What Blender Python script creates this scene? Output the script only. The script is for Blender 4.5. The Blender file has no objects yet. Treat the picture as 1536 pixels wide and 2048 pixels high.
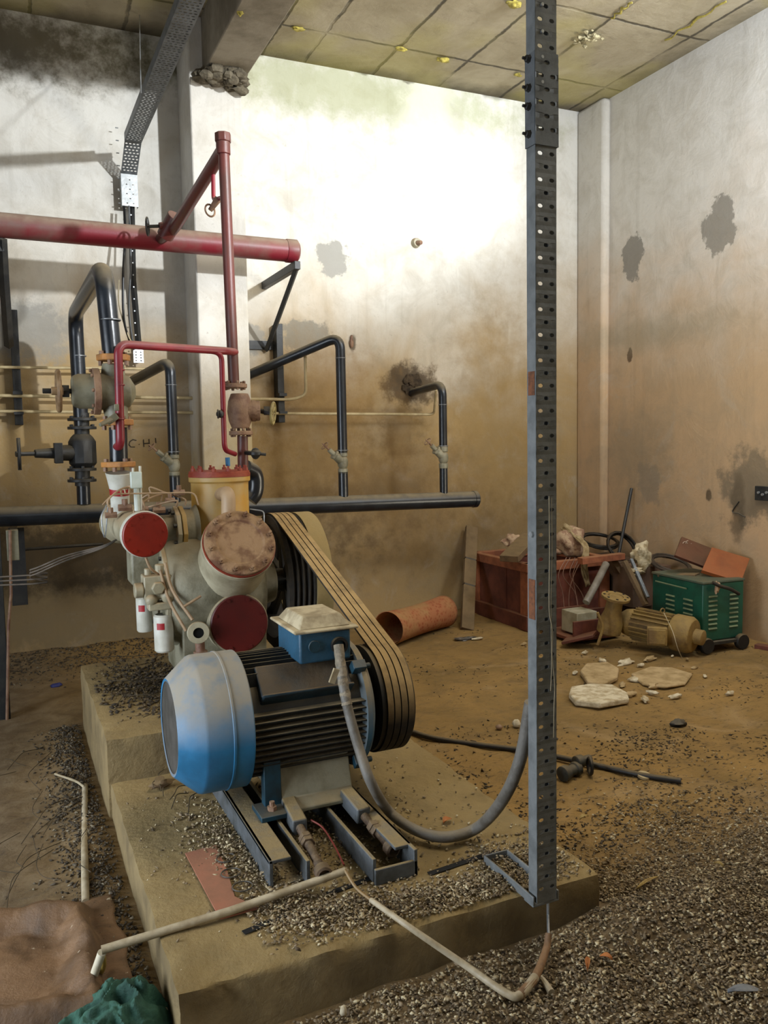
import bpy, bmesh, math, random
import numpy as np
from mathutils import Vector, Matrix, noise
random.seed(7)
SC = bpy.context.scene
COL = SC.collection
# ---------------------------------------------------------------- camera
F, CX, CY, HC, SL = 1664., 768., 1024., 1.5, -0.018
def _n(v): return v / np.linalg.norm(v)
_down = _n(np.array([-SL, 1.0, (CY - 880.6) / F]))
_up = -_down
_Y = np.array([10 - CX, 880.6 + SL * (10 - CX) - CY, F]); _Y = _n(_Y)
_X = np.cross(_Y, _up)
if _X[0] < 0: _X = -_X
RW = np.array([_X, _Y, _up])
cam = bpy.data.objects.new('camera', bpy.data.cameras.new('camera')); COL.objects.link(cam)
cam.data.sensor_fit = 'VERTICAL'; cam.data.sensor_height = 36.0; cam.data.lens = F / 2048. * 36.0
cam.data.clip_start = 0.05
_r, _d, _b = RW @ np.array([1, 0, 0]), RW @ np.array([0, 1, 0]), RW @ np.array([0, 0, 1])
cam.matrix_world = Matrix(((_r[0], -_d[0], -_b[0], 0), (_r[1], -_d[1], -_b[1], 0), (_r[2], -_d[2], -_b[2], HC), (0, 0, 0, 1)))
SC.camera = cam
def P(px, py, x=None, y=None, z=None):
    d = RW @ np.array([px - CX, py - CY, F])
    if y is not None: t = y / d[1]
    elif x is not None: t = x / d[0]
    else: t = (z - HC) / d[2]
    return Vector((d[0] * t, d[1] * t, HC + d[2] * t))
# ---------------------------------------------------------------- light and exposure
SC.view_settings.view_transform = 'Standard'; SC.view_settings.look = 'None'
SC.view_settings.gamma = 1.0; SC.view_settings.use_curve_mapping = False
SC.view_settings.exposure = 0.64
W = bpy.data.worlds.new('world'); SC.world = W; W.use_nodes = True
W.node_tree.nodes['Background'].inputs[0].default_value = (0.75, 0.85, 1.0, 1)
W.node_tree.nodes['Background'].inputs[1].default_value = 1.0
SUNP = Vector((4.15, -1.5, 4.12))
def area(name, loc, target, sx, sy, power, col, spread=180):
    l = bpy.data.lights.new(name, 'AREA'); l.shape = 'RECTANGLE'; l.size = sx; l.size_y = sy
    l.energy = power; l.color = col; l.spread = math.radians(spread)
    o = bpy.data.objects.new(name, l); COL.objects.link(o); o.location = loc
    o.rotation_euler = (Vector(target) - Vector(loc)).to_track_quat('-Z', 'Y').to_euler(); return o
sp = bpy.data.lights.new('sky_gap_light', 'SPOT'); sp.energy = 1800; sp.color = (0.93, 0.97, 1.0)
sp.shadow_soft_size = 0.11; sp.spot_size = math.radians(75); sp.spot_blend = 0.6
spo = bpy.data.objects.new('sky_gap_light', sp); COL.objects.link(spo); spo.location = SUNP
spo.rotation_euler = (Vector((1.1, 6.3, 3.2)) - SUNP).to_track_quat('-Z', 'Y').to_euler()
area('doorway_light', (-2.6, 2.3, 1.3), (1.2, 3.0, 0.5), 2.0, 2.0, 36, (0.84, 0.92, 1.0), 100)
area('rear_fill_light', (1.6, -2.6, 3.3), (2.6, 4.0, 0.6), 3.4, 1.5, 10, (1.0, 0.90, 0.72))  # added rear fill lamp for soft ambient; no window known there
area('top_fill_light', (2.3, 2.5, 4.3), (1.9, 3.1, 0.0), 2.4, 0.9, 54, (1.0, 0.90, 0.74))  # added overhead lamp to brighten upward faces; no roof opening known
area('side_window_light', (4.75, 1.2, 3.6), (2.0, 5.2, 3.2), 2.2, 1.0, 30, (0.85, 0.92, 1.0))
area('ceiling_fill_light', (4.75, 2.6, 0.9), (2.6, 4.6, 4.4), 1.4, 1.4, 50, (1.0, 0.92, 0.74), 120)  # added low warm lamp aimed up to brighten the ceiling; no door known
area('wall_fill_light', (4.2, 2.6, 3.8), (4.9, 4.2, 3.6), 0.6, 0.4, 42, (0.78, 0.87, 1.0))  # added lamp for bluish brightening of the upper right wall; no known gap
# ---------------------------------------------------------------- materials
def lin(h):
    if isinstance(h, tuple): return h if len(h) == 4 else (*h, 1)
    v = [int(h[i:i + 2], 16) / 255 for i in (0, 2, 4)]
    return tuple((c / 12.92 if c <= .04045 else ((c + .055) / 1.055) ** 2.4) for c in v) + (1,)
class NT:
    def __init__(s, m): s.t = m.node_tree; s.n = s.t.nodes; s.l = s.t.links
    def add(s, typ, **k):
        n = s.n.new(typ)
        for a, b in k.items(): setattr(n, a, b)
        return n
    def put(s, sock, v):
        if hasattr(v, 'links') or hasattr(v, 'is_linked'): s.l.new(v, sock)
        else: sock.default_value = v
    def math(s, op, a, b=None, c=None, clamp=False):
        n = s.add('ShaderNodeMath', operation=op, use_clamp=clamp); s.put(n.inputs[0], a)
        if b is not None: s.put(n.inputs[1], b)
        if c is not None: s.put(n.inputs[2], c)
        return n.outputs[0]
    def mix(s, f, a, b):
        n = s.add('ShaderNodeMix', data_type='RGBA'); s.put(n.inputs[0], f); s.put(n.inputs[6], a); s.put(n.inputs[7], b)
        return n.outputs[2]
    def noise(s, vec, scale, detail=6, rough=.6, dist=0):
        n = s.add('ShaderNodeTexNoise'); s.put(n.inputs['Vector'], vec); n.inputs['Scale'].default_value = scale
        n.inputs['Detail'].default_value = detail; n.inputs['Roughness'].default_value = rough
        n.inputs['Distortion'].default_value = dist; return n.outputs[0]
    def mr(s, v, a, b, c=0., d=1., smooth=False):
        n = s.add('ShaderNodeMapRange', clamp=True)
        if smooth: n.interpolation_type = 'SMOOTHSTEP'
        s.put(n.inputs[0], v)
        for i, q in enumerate((a, b, c, d)): n.inputs[i + 1].default_value = q
        return n.outputs[0]
MATS = {}
def newmat(name):
    m = bpy.data.materials.new(name); m.use_nodes = True; nt = NT(m)
    b = nt.n['Principled BSDF']; pos = nt.add('ShaderNodeNewGeometry'); return m, nt, b, pos
def M(name, c1, c2=None, rough=.6, metal=0., scale=9, bump=.15, dust=0., dc='8a7a5e', dr=(0.1, 0.8), con=(.42, .62), bscale=60):
    if name in MATS: return MATS[name]
    m, nt, b, g = newmat(name); pos = g.outputs['Position']
    c1 = lin(c1); c2 = lin(c2) if c2 else tuple(x * .7 for x in c1[:3]) + (1,)
    n1 = nt.noise(pos, scale)
    col = nt.mix(nt.mr(n1, *con), c1, c2)
    if dust:
        sx = nt.add('ShaderNodeSeparateXYZ'); nt.l.new(g.outputs['Normal'], sx.inputs[0])
        n2 = nt.noise(pos, 14, 5)
        f = nt.math('MULTIPLY', nt.mr(sx.outputs[2], dr[0], dr[1]), nt.mr(n2, .3, .55, .55, 1))
        f = nt.math('MULTIPLY', f, dust)
        col = nt.mix(f, col, lin(dc))
        r = nt.math('ADD', nt.math('MULTIPLY', f, .9 - rough), rough)
        nt.l.new(r, b.inputs['Roughness'])
        if metal: nt.l.new(nt.math('MULTIPLY', nt.math('SUBTRACT', 1., f), metal), b.inputs['Metallic'])
    else:
        b.inputs['Roughness'].default_value = rough; b.inputs['Metallic'].default_value = metal
    nt.l.new(col, b.inputs['Base Color'])
    if bump:
        bn = nt.add('ShaderNodeBump'); bn.inputs['Strength'].default_value = bump; bn.inputs['Distance'].default_value = .01
        nt.l.new(nt.noise(pos, bscale, 8, .65), bn.inputs['Height']); nt.l.new(bn.outputs[0], b.inputs['Normal'])
    MATS[name] = m; return m
# ---------------------------------------------------------------- mesh builder
def frame(axis):
    a = Vector(axis).normalized(); h = Vector((0, 0, 1)) if abs(a.z) < .9 else Vector((1, 0, 0))
    u = a.cross(h).normalized(); return a, u, a.cross(u).normalized()
def bez(p0, p1, p2, n=8):
    p0, p1, p2 = map(Vector, (p0, p1, p2))
    return [(1 - t) ** 2 * p0 + 2 * t * (1 - t) * p1 + t * t * p2 for t in [i / n for i in range(n + 1)]]
def spline(pts, n=8):
    pts = [Vector(p) for p in pts]; q = [2 * pts[0] - pts[1]] + pts + [2 * pts[-1] - pts[-2]]; out = []
    for i in range(1, len(q) - 2):
        a, b, c, d = q[i - 1:i + 3]
        for k in range(n):
            t = k / n
            out.append(.5 * ((2 * b) + (c - a) * t + (2 * a - 5 * b + 4 * c - d) * t * t + (3 * b - 3 * c + d - a) * t ** 3))
    return out + [pts[-1]]
def rounded(pts, r, n=6):
    pts = [Vector(p) for p in pts]; out = [pts[0]]
    for i in range(1, len(pts) - 1):
        a, b, c = pts[i - 1:i + 2]
        ra = min(r, (a - b).length * .48); rc = min(r, (c - b).length * .48)
        out += bez(b + (a - b).normalized() * ra, b, b + (c - b).normalized() * rc, n)
    return out + [pts[-1]]
class B:
    def __init__(s): s.m = bmesh.new()
    def box(s, c, d, rot=None, taper=1.0):
        c = Vector(c); R = rot if rot is not None else Matrix.Identity(3); v = []
        for z in (-.5, .5):
            k = taper if z > 0 else 1
            for x, y in ((-.5, -.5), (.5, -.5), (.5, .5), (-.5, .5)):
                v.append(s.m.verts.new(c + R @ Vector((x * d[0] * k, y * d[1] * k, z * d[2]))))
        for f in ((3, 2, 1, 0), (4, 5, 6, 7), (0, 1, 5, 4), (1, 2, 6, 5), (2, 3, 7, 6), (3, 0, 4, 7)): s.m.faces.new([v[i] for i in f])
        return s
    def bb(s, lo, hi):
        lo = Vector(lo); hi = Vector(hi); return s.box((lo + hi) / 2, hi - lo)
    def lathe(s, prof, o, axis, n=32, cap=True, a0=0, a1=2 * math.pi):
        a, u, w = frame(axis); o = Vector(o); rings = []; full = abs(a1 - a0 - 2 * math.pi) < 1e-6
        cnt = n if full else n + 1
        for r, h in prof:
            rings.append([s.m.verts.new(o + a * h + (u * math.cos(t) + w * math.sin(t)) * max(r, 1e-5))
                          for t in [a0 + (a1 - a0) * i / n for i in range(cnt)]])
        for A, Bq in zip(rings, rings[1:]):
            for i in range(n if full else n):
                j = (i + 1) % cnt
                s.m.faces.new((A[i], A[j], Bq[j], Bq[i]))
        if cap and full:
            if prof[0][0] > 1e-4: s.m.faces.new(rings[0][::-1])
            if prof[-1][0] > 1e-4: s.m.faces.new(rings[-1])
        return s
    def cyl(s, p0, p1, r, r2=None, n=20):
        p0, p1 = Vector(p0), Vector(p1); d = p1 - p0
        return s.lathe([(r, 0), (r if r2 is None else r2, d.length)], p0, d, n)
    def tube(s, pts, r, n=12, cap=True, closed=False):
        pts = [Vector(p) for p in pts]; L = len(pts); rr = r if callable(r) else (lambda t: r)
        t0 = (pts[1] - pts[0]).normalized(); _, u, w = frame(t0); rings = []
        for i, p in enumerate(pts):
            if closed: t = (pts[(i + 1) % L] - pts[i - 1]).normalized()
            else: t = ((pts[min(i + 1, L - 1)] - pts[max(i - 1, 0)])).normalized()
            u = (u - t * u.dot(t)); u = u.normalized() if u.length > 1e-6 else frame(t)[1]; w = t.cross(u)
            R_ = rr(i / max(L - 1, 1))
            rings.append([s.m.verts.new(p + (u * math.cos(a) + w * math.sin(a)) * R_) for a in [2 * math.pi * k / n for k in range(n)]])
        for i in range(L if closed else L - 1):
            A, Bq = rings[i], rings[(i + 1) % L]
            for k in range(n): s.m.faces.new((A[k], A[(k + 1) % n], Bq[(k + 1) % n], Bq[k]))
        if cap and not closed: s.m.faces.new(rings[0][::-1]); s.m.faces.new(rings[-1])
        return s
    def prism(s, poly, ext):
        ext = Vector(ext); a = [s.m.verts.new(Vector(p)) for p in poly]; b = [s.m.verts.new(Vector(p) + ext) for p in poly]
        s.m.faces.new(a[::-1]); s.m.faces.new(b); n = len(a)
        for i in range(n): s.m.faces.new((a[i], a[(i + 1) % n], b[(i + 1) % n], b[i]))
        return s
    def sph(s, c, r, sc=(1, 1, 1), n=14, wob=0, rot=None, seed=0):
        c = Vector(c); R = rot or Matrix.Identity(3)
        rs = bmesh.ops.create_uvsphere(s.m, u_segments=n, v_segments=max(n // 2, 4), radius=r)
        for v in rs['verts']:
            k = 1 + wob * noise.noise(v.co / r * 1.7 + Vector((seed, seed * .7, 3)))
            v.co = c + R @ Vector((v.co.x * sc[0] * k, v.co.y * sc[1] * k, v.co.z * sc[2] * k))
        return s
    def hexn(s, c, axis, r, h):
        return s.lathe([(r, 0), (r, h)], c, axis, 6)
    def bolts(s, c, axis, R, n, r, h, off=0, stud=0):
        a, u, w = frame(axis); c = Vector(c)
        for i in range(n):
            t = off + 2 * math.pi * i / n; q = c + (u * math.cos(t) + w * math.sin(t)) * R
            s.hexn(q, a, r, h)
            if stud: s.cyl(q + a * h * .9, q + a * (h + stud), r * .5, n=8)
        return s
    def each_bolt(s, name, mat, parent, c, axis, R, n, r, h, off=0, stud=0):
        s.m.free(); a, u, w = frame(axis); c = Vector(c); first = None
        for i in range(n):
            t = off + 2 * math.pi * i / n; q = c + (u * math.cos(t) + w * math.sin(t)) * R
            if first is None:
                e = B().hexn(q, a, r, h)
                if stud: e.cyl(q + a * h * .9, q + a * (h + stud), r * .5, n=8)
                first = e.obj(name, mat, parent); q0 = q
            else:
                o = first.copy(); COL.objects.link(o); o.parent = parent; o.location = first.location + (q - q0)
                o.matrix_parent_inverse = first.matrix_parent_inverse.copy()
    def obj(s, name, mat, parent=None, bevel=0., ang=35, solid=0., flat=False):
        s.m.normal_update()
        bmesh.ops.recalc_face_normals(s.m, faces=s.m.faces)
        co = [v.co for v in s.m.verts]
        lo = Vector([min(c[i] for c in co) for i in range(3)]); hi = Vector([max(c[i] for c in co) for i in range(3)])
        ctr = (lo + hi) / 2
        if parent is None: ctr.z = lo.z
        for v in s.m.verts: v.co -= ctr
        me = bpy.data.meshes.new(name); s.m.to_mesh(me); s.m.free()
        me.polygons.foreach_set('use_smooth', [not flat] * len(me.polygons))
        if not flat: me.set_sharp_from_angle(angle=math.radians(ang))
        o = bpy.data.objects.new(name, me); COL.objects.link(o); me.materials.append(mat)
        WL[o.name] = ctr.copy()
        if parent is not None:
            o.parent = parent; o.location = ctr - WL[parent.name]
        else: o.location = ctr
        if solid: md = o.modifiers.new('thick', 'SOLIDIFY'); md.thickness = solid; md.offset = 0
        if bevel:
            md = o.modifiers.new('bevel', 'BEVEL'); md.width = bevel; md.segments = 2; md.limit_method = 'ANGLE'; md.angle_limit = math.radians(40)
        return o
WL = {}
def thing(name, label, cat, loc, group=None):
    o = bpy.data.objects.new(name, None); COL.objects.link(o); o.location = loc; o.empty_display_size = .1
    WL[o.name] = Vector(loc); o['label'] = label; o['category'] = cat
    if group: o['group'] = group
    return o
def tag(o, label, cat, group=None, kind=None):
    o['label'] = label; o['category'] = cat
    if group: o['group'] = group
    if kind: o['kind'] = kind
    return o
def struct(o, label=None):
    o['kind'] = 'structure'
    if label: o['label'] = label
    return o
RX = lambda a: Matrix.Rotation(a, 3, 'X')
RY = lambda a: Matrix.Rotation(a, 3, 'Y')
RZ = lambda a: Matrix.Rotation(a, 3, 'Z')
XR, YW, ZC = 4.9, 6.3, 4.4
# ================================================================ the setting
def wallmat(name, up, low, zlo, zhi, stains_and_shade, axis='x', seams=None, streak=.16):
    m, nt, b, g = newmat(name); pos = g.outputs['Position']
    sx = nt.add('ShaderNodeSeparateXYZ'); nt.l.new(pos, sx.inputs[0]); X, Y, Z = sx.outputs
    big = nt.noise(pos, 1.1, 6, .6, .4); med = nt.noise(pos, 4.5, 8, .65, .6); fine = nt.noise(pos, 28, 8, .7)
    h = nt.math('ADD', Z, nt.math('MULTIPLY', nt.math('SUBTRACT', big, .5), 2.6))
    col = nt.mix(nt.mr(h, zlo, zhi, smooth=True), lin(low), lin(up))  # tan low, pale high: dust stains plus shade and light painted into the colour
    col = nt.mix(nt.mr(med, .45, .72, 0, .38), col, lin('8d8471'))
    col = nt.mix(nt.mr(nt.noise(pos, 2.3, 9, .7, 1.2), .55, .66, 0, .30), col, lin('b3ab9d'))
    # vertical run marks
    mp = nt.add('ShaderNodeMapping'); nt.l.new(pos, mp.inputs[0]); mp.inputs['Scale'].default_value = (14, 14, .8)
    col = nt.mix(nt.mr(nt.noise(mp.outputs[0], 1, 4, .6), .55, .78, 0, streak), col, lin('5f533c'))
    col = nt.mix(nt.mr(fine, .62, .78, 0, .45), col, lin('5d523f'))
    wob = nt.noise(pos, 7, 6, .7)
    A = X if axis == 'x' else Y
    for (a, z, ra, rz, c, s, soft) in stains_and_shade:
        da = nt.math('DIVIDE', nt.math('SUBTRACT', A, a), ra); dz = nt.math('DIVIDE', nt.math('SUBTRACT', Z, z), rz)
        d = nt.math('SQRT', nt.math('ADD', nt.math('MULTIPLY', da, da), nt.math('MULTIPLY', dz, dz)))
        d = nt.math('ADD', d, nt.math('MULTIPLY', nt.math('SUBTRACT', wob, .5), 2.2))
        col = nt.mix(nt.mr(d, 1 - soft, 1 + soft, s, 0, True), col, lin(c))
    nt.l.new(col, b.inputs['Base Color']); b.inputs['Roughness'].default_value = .9
    bn = nt.add('ShaderNodeBump'); bn.inputs['Strength'].default_value = .35; bn.inputs['Distance'].default_value = .02
    nt.l.new(nt.math('ADD', med, nt.math('MULTIPLY', fine, .35)), bn.inputs['Height']); nt.l.new(bn.outputs[0], b.inputs['Normal'])
    return m
st_shade_back = [(2.44, 2.95, .14, .13, '8f8e88', .85, .12), (3.11, 1.96, .24, .17, '3e3122', .9, .3), (3.02, 1.6, .16, .3, '5f4a2c', .5, .6),
           (2.2, 2.34, .22, .12, '7d7a70', .8, .15), (2.35, 1.9, .45, .35, '8a6a3a', .55, .8), (1.75, 2.3, .12, .12, '8f8e88', .7, .15), (0.2, 2.3, .28, .2, '85847e', .7, .3),
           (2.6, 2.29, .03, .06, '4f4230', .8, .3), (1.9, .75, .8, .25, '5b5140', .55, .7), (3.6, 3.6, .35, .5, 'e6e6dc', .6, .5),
           (0.2, .3, 1.7, .32, '665a42', .7, .5), (0.4, .72, 1.7, .24, '352b1b', .85, .5), (2.6, 4.25, 1.6, .22, '8b9060', .6, .6), (3.3, 4.15, .22, .35, 'dcdccb', .5, .5),
           (-0.6, 4.2, 1.7, .26, '4f4733', .9, .5), (3.9, 1.5, .45, .8, '7a6338', .5, .9), (2.9, 1.1, .7, .4, '6b5230', .55, .9), (2.3, 1.45, .55, .45, '6b5128', .5, .7), (3.6, .6, 1.0, .3, '6b5433', .45, .9), (4.4, 2.2, .5, 1.0, '8a7040', .35, .9)]  # the upper-left one is beam shade plus soot painted into the wall
st_right = [(5.66, 3.0, .13, .17, '77736b', .85, .1), (4.72, 3.05, .15, .2, '7b766c', .85, .1), (5.68, 2.18, .03, .06, '4a3520', .9, .2),
            (4.78, 1.04, .025, .04, '4a3b28', .9, .3), (4.38, 1.12, .26, .26, '6d6250', .85, .25), (4.5, .95, .06, .25, '4f4433', .7, .4),
            (5.45, 1.1, .14, .17, '8c8070', .6, .2), (5.5, 2.35, .9, .12, '85826e', .4, .8), (5.6, 1.35, .35, .3, '77705e', .45, .8),
            (4.6, 1.9, .9, .6, '9a8566', .4, .9)]
m_back = wallmat('plaster_back', 'cfcdc6', 'a0865a', 1.5, 3.2, st_shade_back)
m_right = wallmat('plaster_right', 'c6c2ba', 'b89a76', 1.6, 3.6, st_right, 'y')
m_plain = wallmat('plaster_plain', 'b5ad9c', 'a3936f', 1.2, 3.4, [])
def slab(lo, hi, name, m): return struct(B().bb(lo, hi).obj(name, m))
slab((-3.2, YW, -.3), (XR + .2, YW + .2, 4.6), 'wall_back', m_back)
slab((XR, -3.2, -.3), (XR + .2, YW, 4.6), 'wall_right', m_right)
# left wall with the doorway the cool daylight enters by
lw = B(); lw.bb((-3.2, 3.5, -.3), (-3.0, YW, 4.6)); lw.bb((-3.2, -3.2, -.3), (-3.0, .8, 4.6)); lw.bb((-3.2, .8, 3.1), (-3.0, 3.5, 4.6))
struct(lw.obj('wall_left', m_plain))
fw = B(); fw.bb((-3.2, -3.2, -.3), (XR + .2, -3.0, 2.5)); fw.bb((-3.2, -3.2, 4.15), (XR + .2, -3.0, 4.6))
fw.bb((-3.2, -3.2, 2.5), (-.3, -3.0, 4.15)); fw.bb((3.5, -3.2, 2.5), (XR + .2, -3.0, 4.15)); struct(fw.obj('wall_front', m_plain))
# unseen blocks added beside the camera; their edges shape the wall light
struct(B().bb((4.19, .45, 0), (4.9, .55, 4.4)).obj('light_blocker_right', m_plain), 'added unseen block that cuts the light at the right')
struct(B().bb((1.0, .45, 0), (2.75, .55, 4.4)).obj('light_blocker_left', m_plain), 'added unseen block that keeps light off the post')
pp = B().prism([(2.75, .45, 0), (4.19, .45, 0), (4.19, .45, 3.906), (2.75, .45, 3.267)], (0, .1, 0)); struct(pp.obj('light_blocker_slope', m_plain), 'added unseen block whose sloping edge cuts the light')
# column and corner pilaster
m_colm = wallmat('plaster_column', 'c9c6bf', 'a8946c', 1.2, 2.6, [])
cb = B().bb((1.27, 5.9, 0), (1.635, YW + .01, ZC)); struct(cb.obj('trim_1', m_colm, bevel=.012))
struct(B().bb((4.82, 5.94, 0), (XR + .01, YW + .01, ZC)).obj('trim_2', m_right, bevel=.03))
# ceiling beam with rough broken foot at the column
m_beam = M('beam_concrete', '8f8778', '6e6555', .9, scale=3, bump=.5, bscale=25)
bm_ = B().bb((1.365, -3.0, 4.03), (1.66, 5.92, 4.45))
struct(bm_.obj('trim_3', m_beam, bevel=.008))
ft = B(); random.seed(3)
for i in range(70):
    ft.sph((random.uniform(1.34, 1.64), random.uniform(5.74, 5.9), 4.02 + random.uniform(-.07, .02) - (.0 if i % 2 else .02)), random.uniform(.02, .045), (1.3, 1, .8), 8, .5, seed=i)
tag(ft.obj('plaster_lump', M('rough_mortar', '6b6352', '4a4234', .95, scale=20, bump=.9)), 'rough broken mortar lump under the end of the ceiling beam at the column', 'mortar')
# line where beam side was cast: edge strip
# ceiling of prefabricated panels
m, nt, b, g = newmat('ceiling_panels'); pos = g.outputs['Position']
sx = nt.add('ShaderNodeSeparateXYZ'); nt.l.new(pos, sx.inputs[0]); X, Y, Z = sx.outputs
wv = nt.math('MULTIPLY', nt.math('SUBTRACT', nt.noise(pos, 5, 5, .7), .5), .05)
n1 = nt.noise(pos, 1.6, 8, .65, .5)
col = nt.mix(nt.mr(n1, .35, .7), lin('a99f88'), lin('867b62'))
col = nt.mix(nt.mr(nt.noise(pos, 9, 8, .7), .55, .75, 0, .5), col, lin('6b6250'))
def seam(v, c, w):
    d = nt.math('ABSOLUTE', nt.math('SUBTRACT', nt.math('ADD', v, wv), c)); return nt.mr(d, w * .5, w * 1.6, 1, 0, True)
acc = None
gap = nt.mr(nt.noise(pos, 2.6, 4, .5), .36, .5, .15, 1)
for c in (2.235, 2.81, 3.4, 4.0, 4.72, 1.9, .9, .3, -.3): 
    q = seam(X, c, .011); acc = q if acc is None else nt.math('MAXIMUM', acc, q)
for c in (5.8, 4.85, 3.6, 2.4): acc = nt.math('MAXIMUM', acc, seam(Y, c, .011))
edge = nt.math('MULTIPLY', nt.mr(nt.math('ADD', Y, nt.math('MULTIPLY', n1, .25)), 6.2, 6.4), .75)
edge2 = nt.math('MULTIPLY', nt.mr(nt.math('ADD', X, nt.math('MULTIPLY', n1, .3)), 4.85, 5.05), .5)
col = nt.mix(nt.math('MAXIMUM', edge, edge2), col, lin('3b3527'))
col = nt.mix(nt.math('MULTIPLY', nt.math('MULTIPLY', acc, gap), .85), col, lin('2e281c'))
yel = nt.math('MULTIPLY', nt.mr(nt.noise(pos, 1.1, 3, .5), .48, .62, 0, .4), 1.0)
col = nt.mix(yel, col, lin('a39a52'))
nt.l.new(col, b.inputs['Base Color']); b.inputs['Roughness'].default_value = .92
bn = nt.add('ShaderNodeBump'); bn.inputs['Strength'].default_value = .5; bn.inputs['Distance'].default_value = .03
nt.l.new(nt.math('SUBTRACT', nt.noise(pos, 7, 8, .7), nt.math('MULTIPLY', acc, .8)), bn.inputs['Height']); nt.l.new(bn.outputs[0], b.inputs['Normal'])
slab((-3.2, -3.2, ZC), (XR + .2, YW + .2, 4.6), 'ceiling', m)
# ---- floor: sand drifts, litter
m, nt, b, g = newmat('dusty_floor'); pos = g.outputs['Position']
n1 = nt.noise(pos, 1.3, 8, .65, .8); n2 = nt.noise(pos, 9, 8, .7, .5); n3 = nt.noise(pos, 55, 6, .7)
mp = nt.add('ShaderNodeMapping'); nt.l.new(pos, mp.inputs[0]); mp.inputs['Scale'].default_value = (14, 34, 20)
n4 = nt.noise(mp.outputs[0], 1.0, 8, .75, 1.2)
sx = nt.add('ShaderNodeSeparateXYZ'); nt.l.new(pos, sx.inputs[0]); X, Y, Z = sx.outputs
col = nt.mix(nt.mr(n1, .38, .62), lin('977843'), lin('7d6437'))
col = nt.mix(nt.mr(nt.noise(pos, 2.1, 5, .6, 1.0), .55, .7, 0, .6), col, lin('a48a60'))
col = nt.mix(nt.mr(n2, .5, .72, 0, .6), col, lin('5e4d33'))
near = nt.mr(nt.math('ADD', Y, nt.math('MULTIPLY', n1, 1.5)), 3.3, 5.2, 1, .25)
col = nt.mix(nt.math('MULTIPLY', nt.mr(n4, .56, .64), near), col, lin('33281a'))
col = nt.mix(nt.mr(n3, .64, .72, 0, .7), col, lin('3a3022'))
lf = nt.mr(nt.math('ADD', X, nt.math('MULTIPLY', n2, .4)), .1, .75, 1, 0)
hk = nt.mr(nt.math('SUBTRACT', nt.math('ADD', Y, nt.math('MULTIPLY', n2, .5)), nt.math('MULTIPLY', X, .12)), 1.9, 2.5, .85, 0)
col = nt.mix(hk, col, nt.mix(nt.mr(n3, .4, .6), lin('6b5c46'), lin('463b2a')))
col = nt.mix(nt.math('MULTIPLY', lf, .75), col, nt.mix(nt.mr(n2, .4, .6), lin('6f6351'), lin('4c4032')))
nt.l.new(col, b.inputs['Base Color']); b.inputs['Roughness'].default_value = .92
bn = nt.add('ShaderNodeBump'); bn.inputs['Strength'].default_value = .6; bn.inputs['Distance'].default_value = .02
nt.l.new(nt.math('ADD', n2, nt.math('MULTIPLY', n4, .6)), bn.inputs['Height']); nt.l.new(bn.outputs[0], b.inputs['Normal'])
def floor_h(x, y):
    h = .012 * noise.fractal(Vector((x * 2.2, y * 2.2, 0)), 1, 2, 4) + .006 * noise.fractal(Vector((x * 9, y * 9, 3)), 1, 2, 3)
    if y < 2.4 and x > .3:
        k = min(1, max(0, (2.25 - y + .12 * (x - 1.2)) / .5)) * min(1, max(0, (x - .45) / .4)); h += .045 * k * (1 + .5 * noise.noise(Vector((x * 5, y * 5, 7))))
    # heap against plinth front, right half
    d = ((x - 1.75) / .35) ** 2 + ((y - 1.85) / .16) ** 2; h += .05 * math.exp(-d)
    # rubble along the left base of the plinth and the back wall
    if x < .6: h += .03 * math.exp(-((x - .22) / .1) ** 2) * (1 if y < 4.6 else .3)
    h += .06 * math.exp(-((6.3 - y) / .18) ** 2) * (1 if x < 1.3 else .15)
    # sand heap left foreground
    d = ((x + .06) / .2) ** 2 + ((y - 2.5) / .28) ** 2; h += .035 * math.exp(-d)
    return h
fb = bmesh.new(); nx, ny = 330, 400; x0, x1, y0, y1 = -1.2, 4.9, .6, 6.3
vs = [[fb.verts.new((x0 + (x1 - x0) * i / nx, y0 + (y1 - y0) * j / ny, floor_h(x0 + (x1 - x0) * i / nx, y0 + (y1 - y0) * j / ny))) for i in range(nx + 1)] for j in range(ny + 1)]
for j in range(ny):
    for i in range(nx): fb.faces.new((vs[j][i], vs[j][i + 1], vs[j + 1][i + 1], vs[j + 1][i]))
for (a, c, d, e) in ((-3.2, -3.2, 5.1, .6), (-3.2, .6, -1.2, 6.3)):
    q = [fb.verts.new((a, c, 0)), fb.verts.new((d, c, 0)), fb.verts.new((d, e, 0)), fb.verts.new((a, e, 0))]; fb.faces.new(q)
bq = B(); bq.m.free(); bq.m = fb; fl = bq.obj('floor', m, ang=80); struct(fl)
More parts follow.
